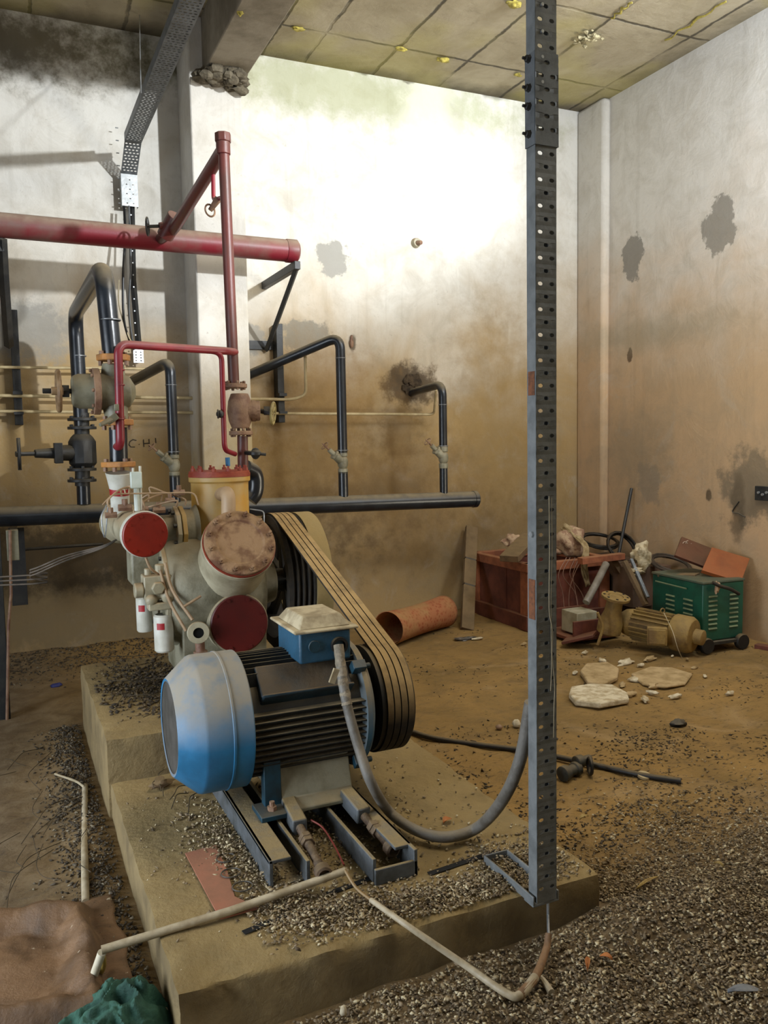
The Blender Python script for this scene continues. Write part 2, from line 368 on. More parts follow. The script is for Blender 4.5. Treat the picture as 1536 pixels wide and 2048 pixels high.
# ---- concrete plinth: low pad with the raised block behind
m_conc = M('plinth_concrete', '85734f', '6a5b3e', .92, scale=5, bump=.9, bscale=30, dust=.5, dc='97804f')
def rough_block(name, lo, hi, label, seed, chip=()):
    bm = bmesh.new(); bmesh.ops.create_cube(bm, size=1)
    lo, hi = Vector(lo), Vector(hi)
    for v in bm.verts: v.co = Vector([lo[i] + (v.co[i] + .5) * (hi[i] - lo[i]) for i in range(3)])
    for ax in range(3):
        n = max(2, int((hi[ax] - lo[ax]) / .03)); 
        for k in range(1, n):
            p = Vector((0, 0, 0)); p[ax] = lo[ax] + (hi[ax] - lo[ax]) * k / n; nn = Vector((0, 0, 0)); nn[ax] = 1
            bmesh.ops.bisect_plane(bm, geom=bm.verts[:] + bm.edges[:] + bm.faces[:], plane_co=p, plane_no=nn)
    c = (lo + hi) / 2
    for v in bm.verts:
        on = [(abs(v.co[i] - lo[i]) < 1e-4) - (abs(v.co[i] - hi[i]) < 1e-4) for i in range(3)]
        e = sum(1 for q in on if q)
        p = v.co * 6 + Vector((seed, 0, 0)); amp = .003 if e < 2 else .006
        d = Vector((on[0], on[1], on[2])) * (abs(noise.fractal(p, 1, 2, 4)) * amp * 1.6 + (.003 if e >= 2 else 0))
        for (cx_, cy_, cz_, r_, s_) in chip:
            k = max(0, 1 - (v.co - Vector((cx_, cy_, cz_))).length / r_)
            if k > 0: d += Vector((on[0], on[1], on[2])) * s_ * k * (0.6 + .8 * abs(noise.noise(v.co * 25)))
        v.co += d
    q = B(); q.m.free(); q.m = bm; o = q.obj(name, m_conc, ang=40); tag(o, label, 'machine base'); o['kind'] = 'structure'; return o
rough_block('machine_pad', (.31, 1.965, -.05), (1.60, 3.60, .165), 'low dusty concrete pad with chipped front edge under the blue motor', 1,
            [(.45, 1.965, .13, .16, .035), (.60, 1.965, .14, .11, .025), (.95, 1.965, .165, .1, .02), (.78, 1.965, .165, .08, .015), (1.15, 1.965, .165, .08, .012)])
rough_block('machine_block', (.30, 3.36, -.05), (1.42, 4.62, .345), 'raised concrete block behind the low pad, carrying the compressor', 5)
# ================================================================ materials of the things
m_blue = M('blue_paint', '28709c', '215e83', .38, scale=6, bump=.08, dust=.92, dc='938b7b', dr=(-.12, .5))
m_dblue = M('dark_blue_paint', '173a49', '10262f', .45, scale=12, bump=.15, dust=.5, dc='6e6046', dr=(.35, .95))
m_fin = M('dark_fins', '14191b', '0c0f10', .5, scale=12, bump=.2, dust=.8, dc='8a7a5c', dr=(.3, .9))
m_lid = M('dusty_lid', 'b5a88a', '8d7f63', .8, scale=16, bump=.2)
m_black = M('black_pipe_paint', '15191f', '20252b', .28, scale=10, bump=.05, dust=1, dc='7d715a', dr=(.2, .8))
m_bdull = M('black_steel', '1c1e20', '2b2b29', .5, scale=14, bump=.2, dust=.7, dc='6d6350', dr=(.3, .9))
m_red = M('red_pipe_paint', '6f1624', '64524a', .45, scale=1.1, bump=.08, dust=.95, dc='93806f', dr=(.0, .65), con=(.47, .6))
m_maroon = M('maroon_pipe_paint', '5c2523', '4c2a26', .35, scale=5, bump=.08, dust=.7, dc='83695c', dr=(-.2, .8))
m_redl = M('red_pipe_small', '84202c', '6b1d26', .4, scale=5, bump=.05, dust=.75, dc='99776c', dr=(.2, .9))
m_cast = M('olive_cast_iron', '8b8875', '67634f', .5, scale=8, bump=.3, dust=.75, dc='8d7c5c', dr=(.1, .9))
m_cream = M('cream_paint', 'a8a189', '8a836c', .45, scale=7, bump=.2, dust=.85, dc='9c8461', dr=(.05, .85))
m_yel = M('yellow_paint', 'a98d55', 'b08430', .5, scale=5, bump=.15, dust=.8, dc='a08557', dr=(.2, .9))
m_rust = M('rusty_cover', '8f7052', '64422c', .8, scale=13, bump=.9, dust=.3, dc='a08a62', dr=(.2, 1), con=(.46, .6), bscale=40)
m_redcap = M('red_gasket_paint', '7a2a18', '8f3d22', .6, scale=18, bump=.25)
m_redcov = M('dark_red_cover', '4f0d09', '450c09', .45, scale=5, bump=.05, dust=.2, dc='8a4a35', dr=(.5, 1))
m_redcov2 = M('bright_red_cover', '7d1806', '6b1406', .45, scale=5, bump=.05)
m_orange = M('orange_flange', 'b37a3c', '94683c', .6, scale=20, bump=.3, dust=.6, dc='a98c60', dr=(.4, .95))
m_brown = M('brown_valve', '8c6f58', '6c4c3c', .55, scale=14, bump=.4, dust=.6, dc='957e63', dr=(.3, .95))
m_green = M('grey_green_valve', '7d7a66', '64614f', .45, scale=10, bump=.2, dust=.8, dc='8a7c60', dr=(.1, .9))
m_steel = M('galvanised_steel', '8d949b', '737a80', .45, .55, scale=20, bump=.15, dust=.3, dc='8d8674', dr=(.5, 1))
m_zinc = M('bright_zinc', 'b9bec2', '9aa0a4', .35, .7, scale=20, bump=.1)
m_white = M('white_canister', 'c9c9bf', 'b3b2a4', .4, scale=9, bump=.1, dust=.5, dc='9d9275', dr=(.5, 1))
m_redm = M('red_print', '9c1a22', '8a181d', .5, bump=0)
m_dark = M('black_rubber', '0d0d0d', '181613', .6, scale=30, bump=.1, dust=.6, dc='7d6b48', dr=(.3, .9))
m_belt = M('dusty_belt', '2a241c', '1d1914', .85, scale=25, bump=.2, dust=1, dc='a58a5c', dr=(-.25, .45))
m_shield = M('shield_blue', '2a5a74', '1f4559', .45, scale=10, bump=.15, dust=.95, dc='8a7a5c', dr=(-.3, .5))
m_beltd = M('belt_side', '1b1814', '2a241b', .8, scale=25, bump=.1)
m_tan = M('tan_pipe', 'a2896b', '8d7356', .55, scale=8, bump=.1)
m_void = M('black_opening', '050505', '080808', .9, bump=0)
m_glass = M('pale_gauge', 'cfd6cf', 'b7c2b9', .15, scale=4, bump=0)
# ================================================================ compressor
CC = Vector((.93, 4.04, .80)); PX, PY_, PZ = 1, 2, 3
comp = thing('ammonia_compressor', 'large dusty grey-cream piston compressor with yellow and rusty cylinder heads on the concrete block', 'compressor', (.95, 4.04, .345))
comp.name = 'piston_compressor'; WL[comp.name] = WL['ammonia_compressor']
b = B(); b.lathe([(.17, .62 - .93), (.235, .64 - .93), (.262, .68 - .93), (.275, .74 - .93), (.275, 1.06 - .93), (.25, 1.1 - .93), (.12, 1.13 - .93), (.10, 1.2 - .93)], CC, (1, 0, 0), 48)
# sump widening below
b.prism([(.70, 3.80, .80), (.70, 3.84, .40), (.70, 4.24, .40), (.70, 4.28, .80)], (.40, 0, 0))
b.obj('crankcase', m_cast, comp, bevel=.008)
B().bb((.72, 3.84, .345), (1.1, 3.92, .40)).obj('foot', m_bdull, comp, bevel=.005); B().bb((.72, 4.16, .345), (1.1, 4.24, .40)).obj('foot', m_bdull, comp, bevel=.005)
b = B().lathe([(.245, 0), (.245, .022)], (.652, 4.04, .80), (-1, 0, 0), 40); b.obj('end_cover', m_cream, comp, bevel=.004)
B().each_bolt('cover_bolt', m_bdull, comp, (.631, 4.04, .80), (-1, 0, 0), .222, 14, .011, .012)
# handhole cover low on the front
hc = P(478, 1247, y=3.745); hax = Vector((-.06, -1, .08))
B().cyl(hc + Vector((.0, .12, -.01)), hc, .140, .140, 48).obj('handhole_neck', m_cream, comp, bevel=.004)
hcov = B().lathe([(.133, 0), (.133, .012), (.128, .017)], hc, hax, 48).obj('handhole_cover', m_redcov, comp); hcov['label'] = 'dark red round handhole cover'
B().each_bolt('cover_bolt', m_redcov, comp, hc + hax.normalized() * .015, hax, .118, 8, .009, .008, .4)
# front leaning cylinder
fa = Vector((0, -math.sin(math.radians(56)), math.cos(math.radians(56)))); fe = P(478, 1090, y=3.68)
B().lathe([(.165, -.42), (.168, -.2), (.160, -.17), (.158, -.04), (.168, -.03), (.168, 0)], fe, fa, 48).obj('front_cylinder', m_cream, comp, bevel=.003)
B().lathe([(.166, 0), (.166, .012)], fe, fa, 48).obj('gasket_ring', m_redcap, comp)
cv = B().lathe([(.162, .012), (.162, .03), (.150, .036), (.11, .036), (.105, .03), (0, .028)], fe, fa, 48).obj('cylinder_head', m_rust, comp, bevel=.003); cv['label'] = 'rusty bolted round cylinder head facing forward'
B().each_bolt('head_bolt', m_rust, comp, fe + fa * .032, fa, .142, 12, .0125, .014, .2, .016)
# upright yellow cylinder
uc = Vector((.952, 4.06, .98)); 
B().lathe([(.15, 0), (.15, .1), (.139, .12), (.139, .33), (.149, .335), (.149, .358)], uc, (0, 0, 1), 48).obj('upright_cylinder', m_yel, comp, bevel=.003)
B().lathe([(.150, .358), (.150, .375)], uc, (0, 0, 1), 48).obj('gasket_ring', m_redcap, comp)
B().lathe([(.147, .375), (.147, .385), (.12, .388), (0, .388)], uc, (0, 0, 1), 48).obj('cylinder_head', m_redcap, comp)
B().each_bolt('head_bolt', m_redcap, comp, uc + Vector((0, 0, .385)), (0, 0, 1), .131, 12, .0115, .014, .1, .012)
# rear leaning cylinder (dark, partly behind the yellow one)
ra = Vector((.0, math.sin(math.radians(50)), math.cos(math.radians(50))))
B().lathe([(.16, 0), (.16, .34), (.165, .34), (.165, .38)], CC + ra * .1 + Vector((.08, 0, 0)), ra, 36).obj('rear_cylinder', m_cast, comp, bevel=.004)
# tan discharge elbow between the two heads
e0 = P(457, 1040, y=3.79); e1 = P(457, 985, y=3.79)
B().tube(rounded([e0, e1, e1 + Vector((0, .18, -.02))], .05, 6), .033, 18).obj('discharge_elbow', m_tan, comp)
# thin sensing tube over front head
B().tube(rounded([P(500, 1018, y=3.8), P(528, 1022, y=3.75), P(528, 1052, y=3.7)], .02), .003, 6).obj('sensing_tube', m_zinc, comp)
# suction manifold: square flange pair, green body, strainer with red cover
mz = 1.10
B().lathe([(.075, 0), (.075, .12), (.095, .125), (.1, .14), (.095, .2), (.12, .22)], (.60, 4.02, mz - .01), (1, 0, 0), 28).obj('suction_body', m_cast, comp, bevel=.003)
for k, x in enumerate((.712, .738)):
    B().lathe([(.125, 0), (.125, .021)], (x, 4.02, mz - .02), (1, 0, 0), 8).obj('square_flange', m_yel if k else m_cream, comp, bevel=.003)
B().each_bolt('flange_bolt', m_bdull, comp, (.712, 4.02, mz - .02), (-1, 0, 0), .105, 8, .011, .015, .39)
sa = P(288, 1068, y=3.78); 
sx_ = (P(222, 1035, y=4.38) - sa).normalized()
B().lathe([(.098, 0), (.098, .035), (.082, .05), (.080, .36), (.1, .38), (.1, .42), (.07, .44)], sa, sx_, 36).obj('strainer_body', m_cream, comp, bevel=.003)
B().lathe([(.104, -.016), (.104, .012)], sa, sx_, 40).obj('strainer_flange', m_white, comp, bevel=.003)
rc = B().lathe([(.0, -.03), (.096, -.03), (.1, -.026), (.1, -.016)], sa, sx_, 40).obj('strainer_cover', m_redcov2, comp); rc['label'] = 'bright red round strainer cover'
B().each_bolt('cover_bolt', m_redcov2, comp, sa - sx_ * .028, -sx_, .084, 8, .0075, .006, .2)
for t in (-.5, .9): B().lathe([(.084, .07), (.084, .13)], sa, sx_, 16, a0=t, a1=t + .7, cap=False).obj('red_mark', m_redm, comp)
# suction stub: white cone under orange flange, with red band
su = P(238, 945, y=4.03); sb = P(241, 1030, y=4.06)
B().lathe([(.062, 0), (.055, .03), (.045, .08), (.040, .22)], su, (sb - su), 24).obj('suction_stub', m_white, comp, bevel=.002)
B().lathe([(.0465, .075), (.0445, .105)], su, (sb - su), 24, cap=False).obj('red_band', m_redm, comp)
B().bb((.50, 3.94, .85), (.70, 4.1, 1.03)).obj('manifold_block', m_cast, comp, bevel=.012)
# small tubing and fittings on top of the manifold
random.seed(11)
tb = B()
for k in range(7):
    a_ = P(random.uniform(215, 340), random.uniform(985, 1040), y=random.uniform(3.75, 4.0)); c_ = P(random.uniform(230, 375), random.uniform(975, 1030), y=random.uniform(3.8, 4.05))
    mid = (a_ + c_) / 2 + Vector((0, 0, random.uniform(.02, .07))); tb.tube(spline([a_, a_ + Vector((0, 0, .03)), mid, c_ + Vector((0, 0, .03)), c_], 5), .0045, 6)
tb.tube(rounded([P(205, 1010, y=3.8), P(225, 988, y=3.8), P(390, 985, y=3.85), P(397, 1010, y=3.85)], .03), .004, 6)
tb.obj('sensing_tubes', m_tan, comp)
for k, (px, py, s) in enumerate(((250, 1015, .03), (285, 1018, .026), (318, 1020, .028), (340, 1000, .022), (222, 1030, .026), (358, 985, .026))):
    q = P(px, py, y=3.95); B().cyl(q + Vector((-s, 0, 0)), q + Vector((s, 0, 0)), s * .6, n=6).cyl(q, q + Vector((0, 0, s * 1.3)), s * .45, n=8).obj('brass_fitting', m_brown, comp, bevel=.002)
gq = P(272, 960, y=3.85)
B().box(gq, (.05, .03, .075)).cyl(gq + Vector((0, 0, -.14)), gq + Vector((0, 0, -.03)), .013, n=10).obj('pressure_switch', m_glass, comp, bevel=.004)
B().cyl(P(282, 1020, y=3.85), P(280, 932, y=3.85), .006, n=8).cyl(P(266, 955, y=3.85), P(266, 936, y=3.85), .005, n=8).obj('gauge_stem', m_white, comp)
# oil pump cluster and filters on the left end
op = P(312, 1172, y=3.86); oil = B()
oil.box(op, (.12, .10, .11)); oil.cyl(op + Vector((-.06, -.02, -.01)), op + Vector((-.10, -.02, -.01)), .035, n=16); oil.cyl(op + Vector((.0, -.05, .0)), op + Vector((.0, -.075, .0)), .032, n=6)
oil.cyl(op + Vector((.02, 0, .05)), op + Vector((.02, 0, .10)), .022, n=10).cyl(op + Vector((-.035, 0, .05)), op + Vector((-.035, 0, .085)), .016, n=8)
oil.box(op + Vector((.03, -.03, -.085)), (.15, .07, .035)); oil.sph(op + Vector((.045, -.05, -.04)), .035, (1, .8, 1.1), 12).sph(op + Vector((-.03, -.05, -.055)), .028, (1, .8, 1), 12)
oil.cyl(op + Vector((.06, .0, .0)), op + Vector((.11, .03, -.01)), .05, n=20)
oil.obj('oil_pump', m_cream, comp, bevel=.006)
for (px, py, y, r, h) in ((326, 1228, 3.84, .044, .165), (287, 1193, 3.93, .036, .155)):
    q = P(px, py, y=y); 
    f_ = B().lathe([(r * .8, 0), (r, -.008), (r, -h), (r * .85, -h - .008), (0, -h - .008)], q, (0, 0, 1), 24, cap=False).obj('oil_filter', m_white, comp); f_['label'] = 'white canister oil filter'
    B().lathe([(r + .0006, -.035), (r + .0006, -.065)], q, (0, 0, 1), 8, cap=False, a0=math.pi * .72, a1=math.pi * .98).obj('red_mark', m_redm, f_)
b = B(); q0 = P(330, 1125, y=3.8); q1 = P(345, 1180, y=3.78); q2 = P(385, 1240, y=3.7)
b.tube(spline([q0, q1, q2], 6), .0075, 8).tube(spline([P(320, 1140, y=3.82), P(338, 1200, y=3.78), P(372, 1262, y=3.72)], 6), .007, 8); b.tube([P(368, 1213, y=3.68), P(402, 1192, y=3.68)], .006, 8)
b.tube(spline([P(290, 1110, y=3.8), P(300, 1135, y=3.8), P(318, 1150, y=3.83)], 5), .006, 8)
b.obj('oil_line', m_tan, comp)
# drain stub with flange facing forward
ds = P(397, 1266, y=3.70)
B().lathe([(.024, 0), (.050, 0), (.050, .018), (.032, .022), (.030, .14)], ds, (.1, 1, 0), 24, cap=False).obj('drain_stub', m_cream, comp, bevel=.002)
B().cyl(ds + Vector((0, .012, 0)), ds + Vector((0, .03, 0)), .026, n=16).obj('drain_bore', m_void, comp)
B().cyl(ds + Vector((.01, .03, -.03)), ds + Vector((.012, .03, -.12)), .022, n=12).cyl(ds + Vector((.012, .03, -.09)), ds + Vector((.012, .03, -.105)), .032, n=12).obj('drain_plug', m_brown, comp)
# flywheel with spokes and grooved rim
FX0, FX1, FY, FZ, FR = 1.19, 1.415, 4.06, .80, .335
b = B(); prof = [(FR - .045, 0), (FR - .002, 0)]
for k in range(4):
    x = .022 + k * .0275; prof += [(FR, x), (FR - .018, x + .008), (FR - .018, x + .013), (FR, x + .0215)]
prof += [(FR, .135), (FR - .04, .136), (FR - .045, 0)]
b.lathe(prof, (FX0, FY, FZ), (1, 0, 0), 72, cap=False); b.obj('flywheel', m_beltd, comp)
b = B(); prof = [(FR - .045, .137), (FR + .006, .137), (FR + .006, FX1 - FX0 - .004), (FR - .004, FX1 - FX0), (FR - .045, FX1 - FX0), (FR - .045, 0)]
b.lathe(prof[:-1] + [(FR - .045, .137)], (FX0, FY, FZ), (1, 0, 0), 72, cap=False); fly = bpy.data.objects['flywheel']; b.obj('outer_rim', M('dusty_rim', '8c7b52', '75663f', .7, scale=7, bump=.2, dust=.8, dc='a18b5c', dr=(-.3, .6)), fly)
b = B().cyl((FX0 - .06, FY, FZ), (FX1, FY, FZ), .06, n=24)
for k in range(6):
    t = k * math.pi / 3 + .3; b.box((FX0 + .08, FY + math.cos(t) * .17, FZ + math.sin(t) * .17), (.03, .27, .055), RX(t))
b.obj('spoke', m_bdull, fly, bevel=.004)
# ================================================================ electric motor
MY, MZ = 2.85, .53
mot = thing('electric_motor', 'blue electric motor with finned black body and dusty top, belted to the compressor', 'motor', (.85, MY, .25))
b = B().lathe([(.158, .465), (.166, .463), (.171, .468), (.234, .540), (.238, .552), (.238, .63), (.241, .632), (.241, .638), (.238, .64), (.238, .70), (.231, .705), (.22, .70)], (0, MY, MZ), (1, 0, 0), 72, cap=False)
b.obj('fan_cover', m_blue, mot, ang=28)
gr = B()
for k in range(-20, 21):
    y = k * .0078; h = math.sqrt(max(.161 ** 2 - y * y, 0))
    if h < .01: continue
    gr.box((.468, MY + y, MZ), (.0022, .0024, 2 * h)); gr.box((.4695, MY, MZ + y), (.0022, 2 * h, .0024))
gr.lathe([(.156, -.001), (.164, -.001), (.164, .004), (.156, .004)], (.466, MY, MZ), (1, 0, 0), 48, cap=False)
gm = M('grille_wire', '807d78', '6a6862', .5, .3, bump=0); grl = gr.obj('grille', gm, mot); grl['label'] = 'grey wire mesh grille'
B().cyl((.50, MY, MZ), (.52, MY, MZ), .165, n=36).obj('fan_disc', m_bdull, mot)
b = B(); b.cyl((.70, MY, MZ), (1.115, MY, MZ), .192, n=48); b.obj('stator_body', m_fin, mot)
R_ = .226; fn = B()
zs = [(-.165 + k * .0225) for k in range(12)]
for side in (-1, 1):
    for z in zs:
        yo = math.sqrt(R_ ** 2 - z * z); yi = math.sqrt(max(.185 ** 2 - z * z, 0)) - .004
        if z > .06 and side < 0: continue
        fn.box((.907, MY + side * (yo + yi) / 2, MZ + z), (.405, yo - yi, .0045))
for k in range(13):
    y = -.13 + k * .0225; zo = math.sqrt(R_ ** 2 - y * y); zi = math.sqrt(max(.18 ** 2 - y * y, 0))
    fn.box((.907, MY + y, MZ + (zo + zi) / 2), (.405, .0045, zo - zi))
fn.obj('cooling_fins', m_fin, mot)
# smooth sloped boss on the upper front
rot = RX(math.radians(47)); n_ = Vector((0, -math.sin(math.radians(43)), math.cos(math.radians(43))))
B().box(Vector((.905, MY, MZ)) + n_ * .198, (.33, .12, .05), rot).box(Vector((.905, MY, MZ)) + n_ * .205 + Vector((0, -.045, -.045)), (.33, .012, .07), rot).obj('side_boss', M('grimy_boss', '18323d', '10222b', .5, scale=12, bump=.3, dust=.95, dc='6a5434', dr=(.25, .95)), mot, bevel=.01)
b = B().lathe([(.19, 0), (.236, .004), (.236, .022), (.222, .035), (.19, .05), (.09, .062), (.07, .09)], (1.105, MY, MZ), (1, 0, 0), 56); b.obj('end_shield', m_shield, mot, ang=28)
for k in range(4):
    t = math.pi / 4 + k * math.pi / 2; c = Vector((1.10, MY + .243 * math.cos(t), MZ + .243 * math.sin(t))); B().box(c, (.05, .04, .035), RX(t)).cyl(c + Vector((.02, 0, 0)), c + Vector((.045, 0, 0)), .011, n=6).obj('shield_lug', m_dblue, mot, bevel=.003)
# terminal box
B().bb((.885, 2.68, .735), (1.075, 2.93, .845)).obj('terminal_box', M('blue_box_paint', '244f68', '1f455b', .5, scale=12, bump=.25, dust=.3, dc='8a7a5c', dr=(.3, 1)), mot, bevel=.008)
tbx = bpy.data.objects['terminal_box']
lid = B(); lid.box((.98, 2.805, .850), (.235, .295, .010)); lid.box((.98, 2.805, .875), (.19, .25, .04), taper=.74); lid = lid.obj('lid', m_lid, tbx, bevel=.004); lid['label'] = 'dusty cream raised lid'
q = P(628, 1293, y=2.68); B().cyl(q, q + Vector((0, -.008, 0)), .022, n=20).obj('knockout_plug', m_dblue, tbx, bevel=.002)
q = P(677, 1290, y=2.68); B().lathe([(.020, 0), (.030, 0), (.030, .016), (.020, .016)], q, (0, -1, 0), 20, cap=False).obj('cable_gland', m_dark, tbx)
# feet
ft_ = B()
ft_.prism([(.80, 2.70, .43), (.80, 2.66, .28), (.80, 2.60, .265), (.80, 2.60, .25), (.80, 2.80, .25), (.80, 2.80, .40)], (.26, 0, 0))
ft_.obj('foot', m_cast, mot, bevel=.004)
B().prism([(.80, 3.0, .43), (.80, 3.04, .28), (.80, 3.10, .265), (.80, 3.10, .25), (.80, 2.90, .25), (.80, 2.90, .40)], (.26, 0, 0)).obj('foot', m_cast, mot, bevel=.004)
B().bb((.705, 2.58, .25), (.80, 2.70, .268)).bb((.74, 2.66, .26), (.80, 2.70, .42)).obj('foot', m_dblue, mot, bevel=.003)
q = Vector((.755, 2.625, .268)); B().hexn(q, (0, 0, 1), .016, .014).cyl(q, q + Vector((0, 0, .03)), .009, n=10).obj('foot_bolt', m_brown, mot)
# grooved pulley
PR = .198; prof = [(.03, 0), (.05, -.02), (.05, 0), (PR, 0)]
for k in range(4):
    x = .018 + k * .0275; prof += [(PR, x), (PR - .018, x + .008), (PR - .018, x + .013), (PR, x + .0215)]
prof += [(PR, .13), (.05, .13)]
PXX = 1.182
B().lathe(prof, (PXX, MY, MZ), (1, 0, 0), 64).obj('pulley', m_dark, mot)
# ================================================================ V belts
def belt_loop(x):
    c1, r1, c2, r2 = Vector((MY, MZ)), PR + .004, Vector((FY, FZ)), FR + .004
    d = c2 - c1; L = d.length; th = math.atan2(d.y, d.x); be = math.asin((r2 - r1) / L)
    a1 = th + math.pi / 2 + be; a2 = th - math.pi / 2 - be
    pts = []
    # pulley wraps the far (camera) side
    n = 28; s0, s1 = a1, a2 + 2 * math.pi
    for i in range(n + 1):
        t = s0 + (s1 - s0) * i / n; pts.append(Vector((x, c1.x + r1 * math.cos(t), c1.y + r1 * math.sin(t))))
    s0, s1 = a2, a1; n = 40
    for i in range(n + 1):
        t = s0 + (s1 - s0) * i / n; pts.append(Vector((x, c2.x + r2 * math.cos(t), c2.y + r2 * math.sin(t))))
    return pts
def belt(x, nm):
    pts = belt_loop(x); m_ = bmesh.new(); L = len(pts); cen = sum(pts, Vector()) / L; rings = []
    for i, p in enumerate(pts):
        t = (pts[(i + 1) % L] - pts[i - 1]).normalized(); nrm = t.cross(Vector((1, 0, 0))); 
        if nrm.dot(p - cen) < 0: nrm = -nrm
        rings.append([m_.verts.new(p + Vector((dx, 0, 0)) + nrm * dn) for dx, dn in ((-.0115, .004), (.0115, .004), (.007, -.012), (-.007, -.012))])
    for i in range(L):
        A, C_ = rings[i], rings[(i + 1) % L]
        for k in range(4):
            f = m_.faces.new((A[k], A[(k + 1) % 4], C_[(k + 1) % 4], C_[k])); f.material_index = 0 if k == 0 else 1
    q = B(); q.m.free(); q.m = m_; o = q.obj(nm, m_belt); o.data.materials.append(m_beltd)
    # material order survives: outer face dusty, flanks dark
    return o
for k in range(4):
    o = belt(PXX + .029 + k * .0275, 'drive_belt')
    tag(o, 'dusty tan drive belt, ' + ['leftmost', 'second from left', 'third from left', 'rightmost'][k] + ' of the four between motor pulley and flywheel', 'belt', 'drive belts')
# ================================================================ slide rails under the motor
m_rail = M('rail_steel', '5f6468', '4a4d4c', .55, .3, scale=14, bump=.4, dust=1, dc='8c7a55', dr=(.4, .95))
m_screw = M('rusty_screw', '6b5743', '4b3b2d', .6, .2, scale=30, bump=.5, dust=.4, dc='8c7a55', dr=(.2, .9))
def rail(x, y0, y1, label, screw):
    r = thing('slide_rail', label, 'rail', (x, (y0 + y1) / 2, .165), 'motor slide rails')
    b = B(); w = .105
    b.bb((x - w / 2, y0, .165), (x - w / 2 + .012, y1, .25)).bb((x + w / 2 - .012, y0, .165), (x + w / 2, y1, .25))
    b.bb((x - w / 2, y0, .238), (x - .012, y1, .25)).bb((x + .012, y0, .238), (x + w / 2, y1, .25))
    b.obj('channel', m_rail, r, bevel=.003)
    return r
r1 = thing('slide_rail', 'dusty steel slide rail nearest the red sheet, under the fan cover end of the motor', 'rail', (.70, 2.65, .165), 'motor slide rails')
B().bb((.655, 2.33, .165), (.668, 3.12, .25)).bb((.655, 2.33, .238), (.725, 3.12, .25)).obj('flange', m_rail, r1, bevel=.003)
B().bb((.762, 2.30, .165), (.775, 3.12, .24)).bb((.655, 3.11, .165), (.775, 3.12, .24)).bb((.668, 2.33, .165), (.775, 3.12, .17)).obj('web', m_rail, r1, bevel=.003)
r2 = thing('slide_rail', 'dusty steel slide rail on the pulley side, ending by the grey conduit', 'rail', (1.02, 2.6, .165), 'motor slide rails')
B().bb((.945, 2.22, .165), (.958, 3.12, .24)).bb((1.075, 2.20, .165), (1.088, 3.12, .25)).bb((1.03, 2.24, .238), (1.088, 3.12, .25)).bb((.945, 2.20, .165), (1.088, 2.212, .215)).obj('flange', m_rail, r2, bevel=.003)
def screw_unit(r, a, c, s0, s1, tilt):
    # bolt block clamped on the rail, threaded rod and nuts
    d = (c - a).normalized(); side = d.cross(Vector((0, 0, 1))).normalized(); up = side.cross(d)
    R = Matrix((side, d, up)).transposed()
    B().box((a + c) / 2, (.05, (c - a).length, .055), R).obj('slide_block', m_rail, r, bevel=.006)
    e = c + d * s1; u = B().cyl(c, e, .0115, n=14)
    pts = []; L = (e - c).length; nn = int(L / .006)
    for i in range(nn): u.lathe([(.0115, 0), (.0145, .003), (.0115, .006)], c + d * (i * .006), d, 12, cap=False)
    u.obj('threaded_rod', m_screw, r)
    B().hexn(c + d * (s0), d, .023, .022).hexn(c + d * (s0 + .026), d, .023, .02).obj('hex_nut', m_screw, r, bevel=.002)
    B().lathe([(.012, 0), (.025, 0), (.025, .03), (.018, .034), (.018, .0)], e - d * .02, d, 18, cap=False).obj('lock_ring', m_screw, r)
screw_unit(r1, P(572, 1600, z=.26), P(600, 1655, z=.245), .06, .27, 0)
screw_unit(r2, P(692, 1590, z=.265), P(728, 1632, z=.245), .06, .20, 0)
# ================================================================ pipework
def pipe(name, pts, r, m, label, cat='pipe', bend=.09, rings=(), group=None, n=16):
    pts = [Vector(p) for p in pts]
    t = thing(name, label, cat, pts[0], group)
    B().tube(rounded(pts, bend, 8), r, n).obj('pipe_run', m, t, ang=50)
    return t
def LX(v): return Vector((-2.98, v.y, v.z))
def weld(t, p, d, r, m): B().lathe([(r, -.004), (r + .0035, -.002), (r + .0035, .002), (r, .004)], p, d, 18, cap=False).obj('weld_bead', m, t)
m_weld = M('weld_grey', '7f8285', '6a6c6e', .4, .5, bump=.1)
# long black header
h0, h1 = P(-90, 1037, y=5.75), P(953, 998, y=5.75)
h0 = h1 + (h0 - h1) * ((h1.x + 2.98) / (h1.x - h0.x))
t = pipe('header_pipe', [h0, h1], .063, m_black, 'long thick black header pipe along the back wall, dusty on top', n=28)
B().lathe([(.063, 0), (.067, .0), (.067, .03), (.055, .042), (0, .048)], h1 - Vector((.035, 0, 0)), (1, 0, 0), 28).obj('end_cap', m_black, t)
hz = lambda x: h0.z + (h1.z - h0.z) * (x - h0.x) / (h1.x - h0.x)
# header wall bracket on the left
br = thing('pipe_bracket', 'black steel bracket holding the left end of the black header pipe', 'bracket', P(38, 1215, y=5.9))
B().bb(P(25, 1212, y=5.9), P(48, 1055, y=5.9) + Vector((0, .03, 0))).bb((.0, 5.65, .95), (.045, 6.3, .985)).obj('upright', m_bdull, br, bevel=.002)
B().cyl(P(28, 1100, y=5.9) , P(205, 1088, y=6.25) , .012, n=6).obj('wall_strut', m_bdull, br)
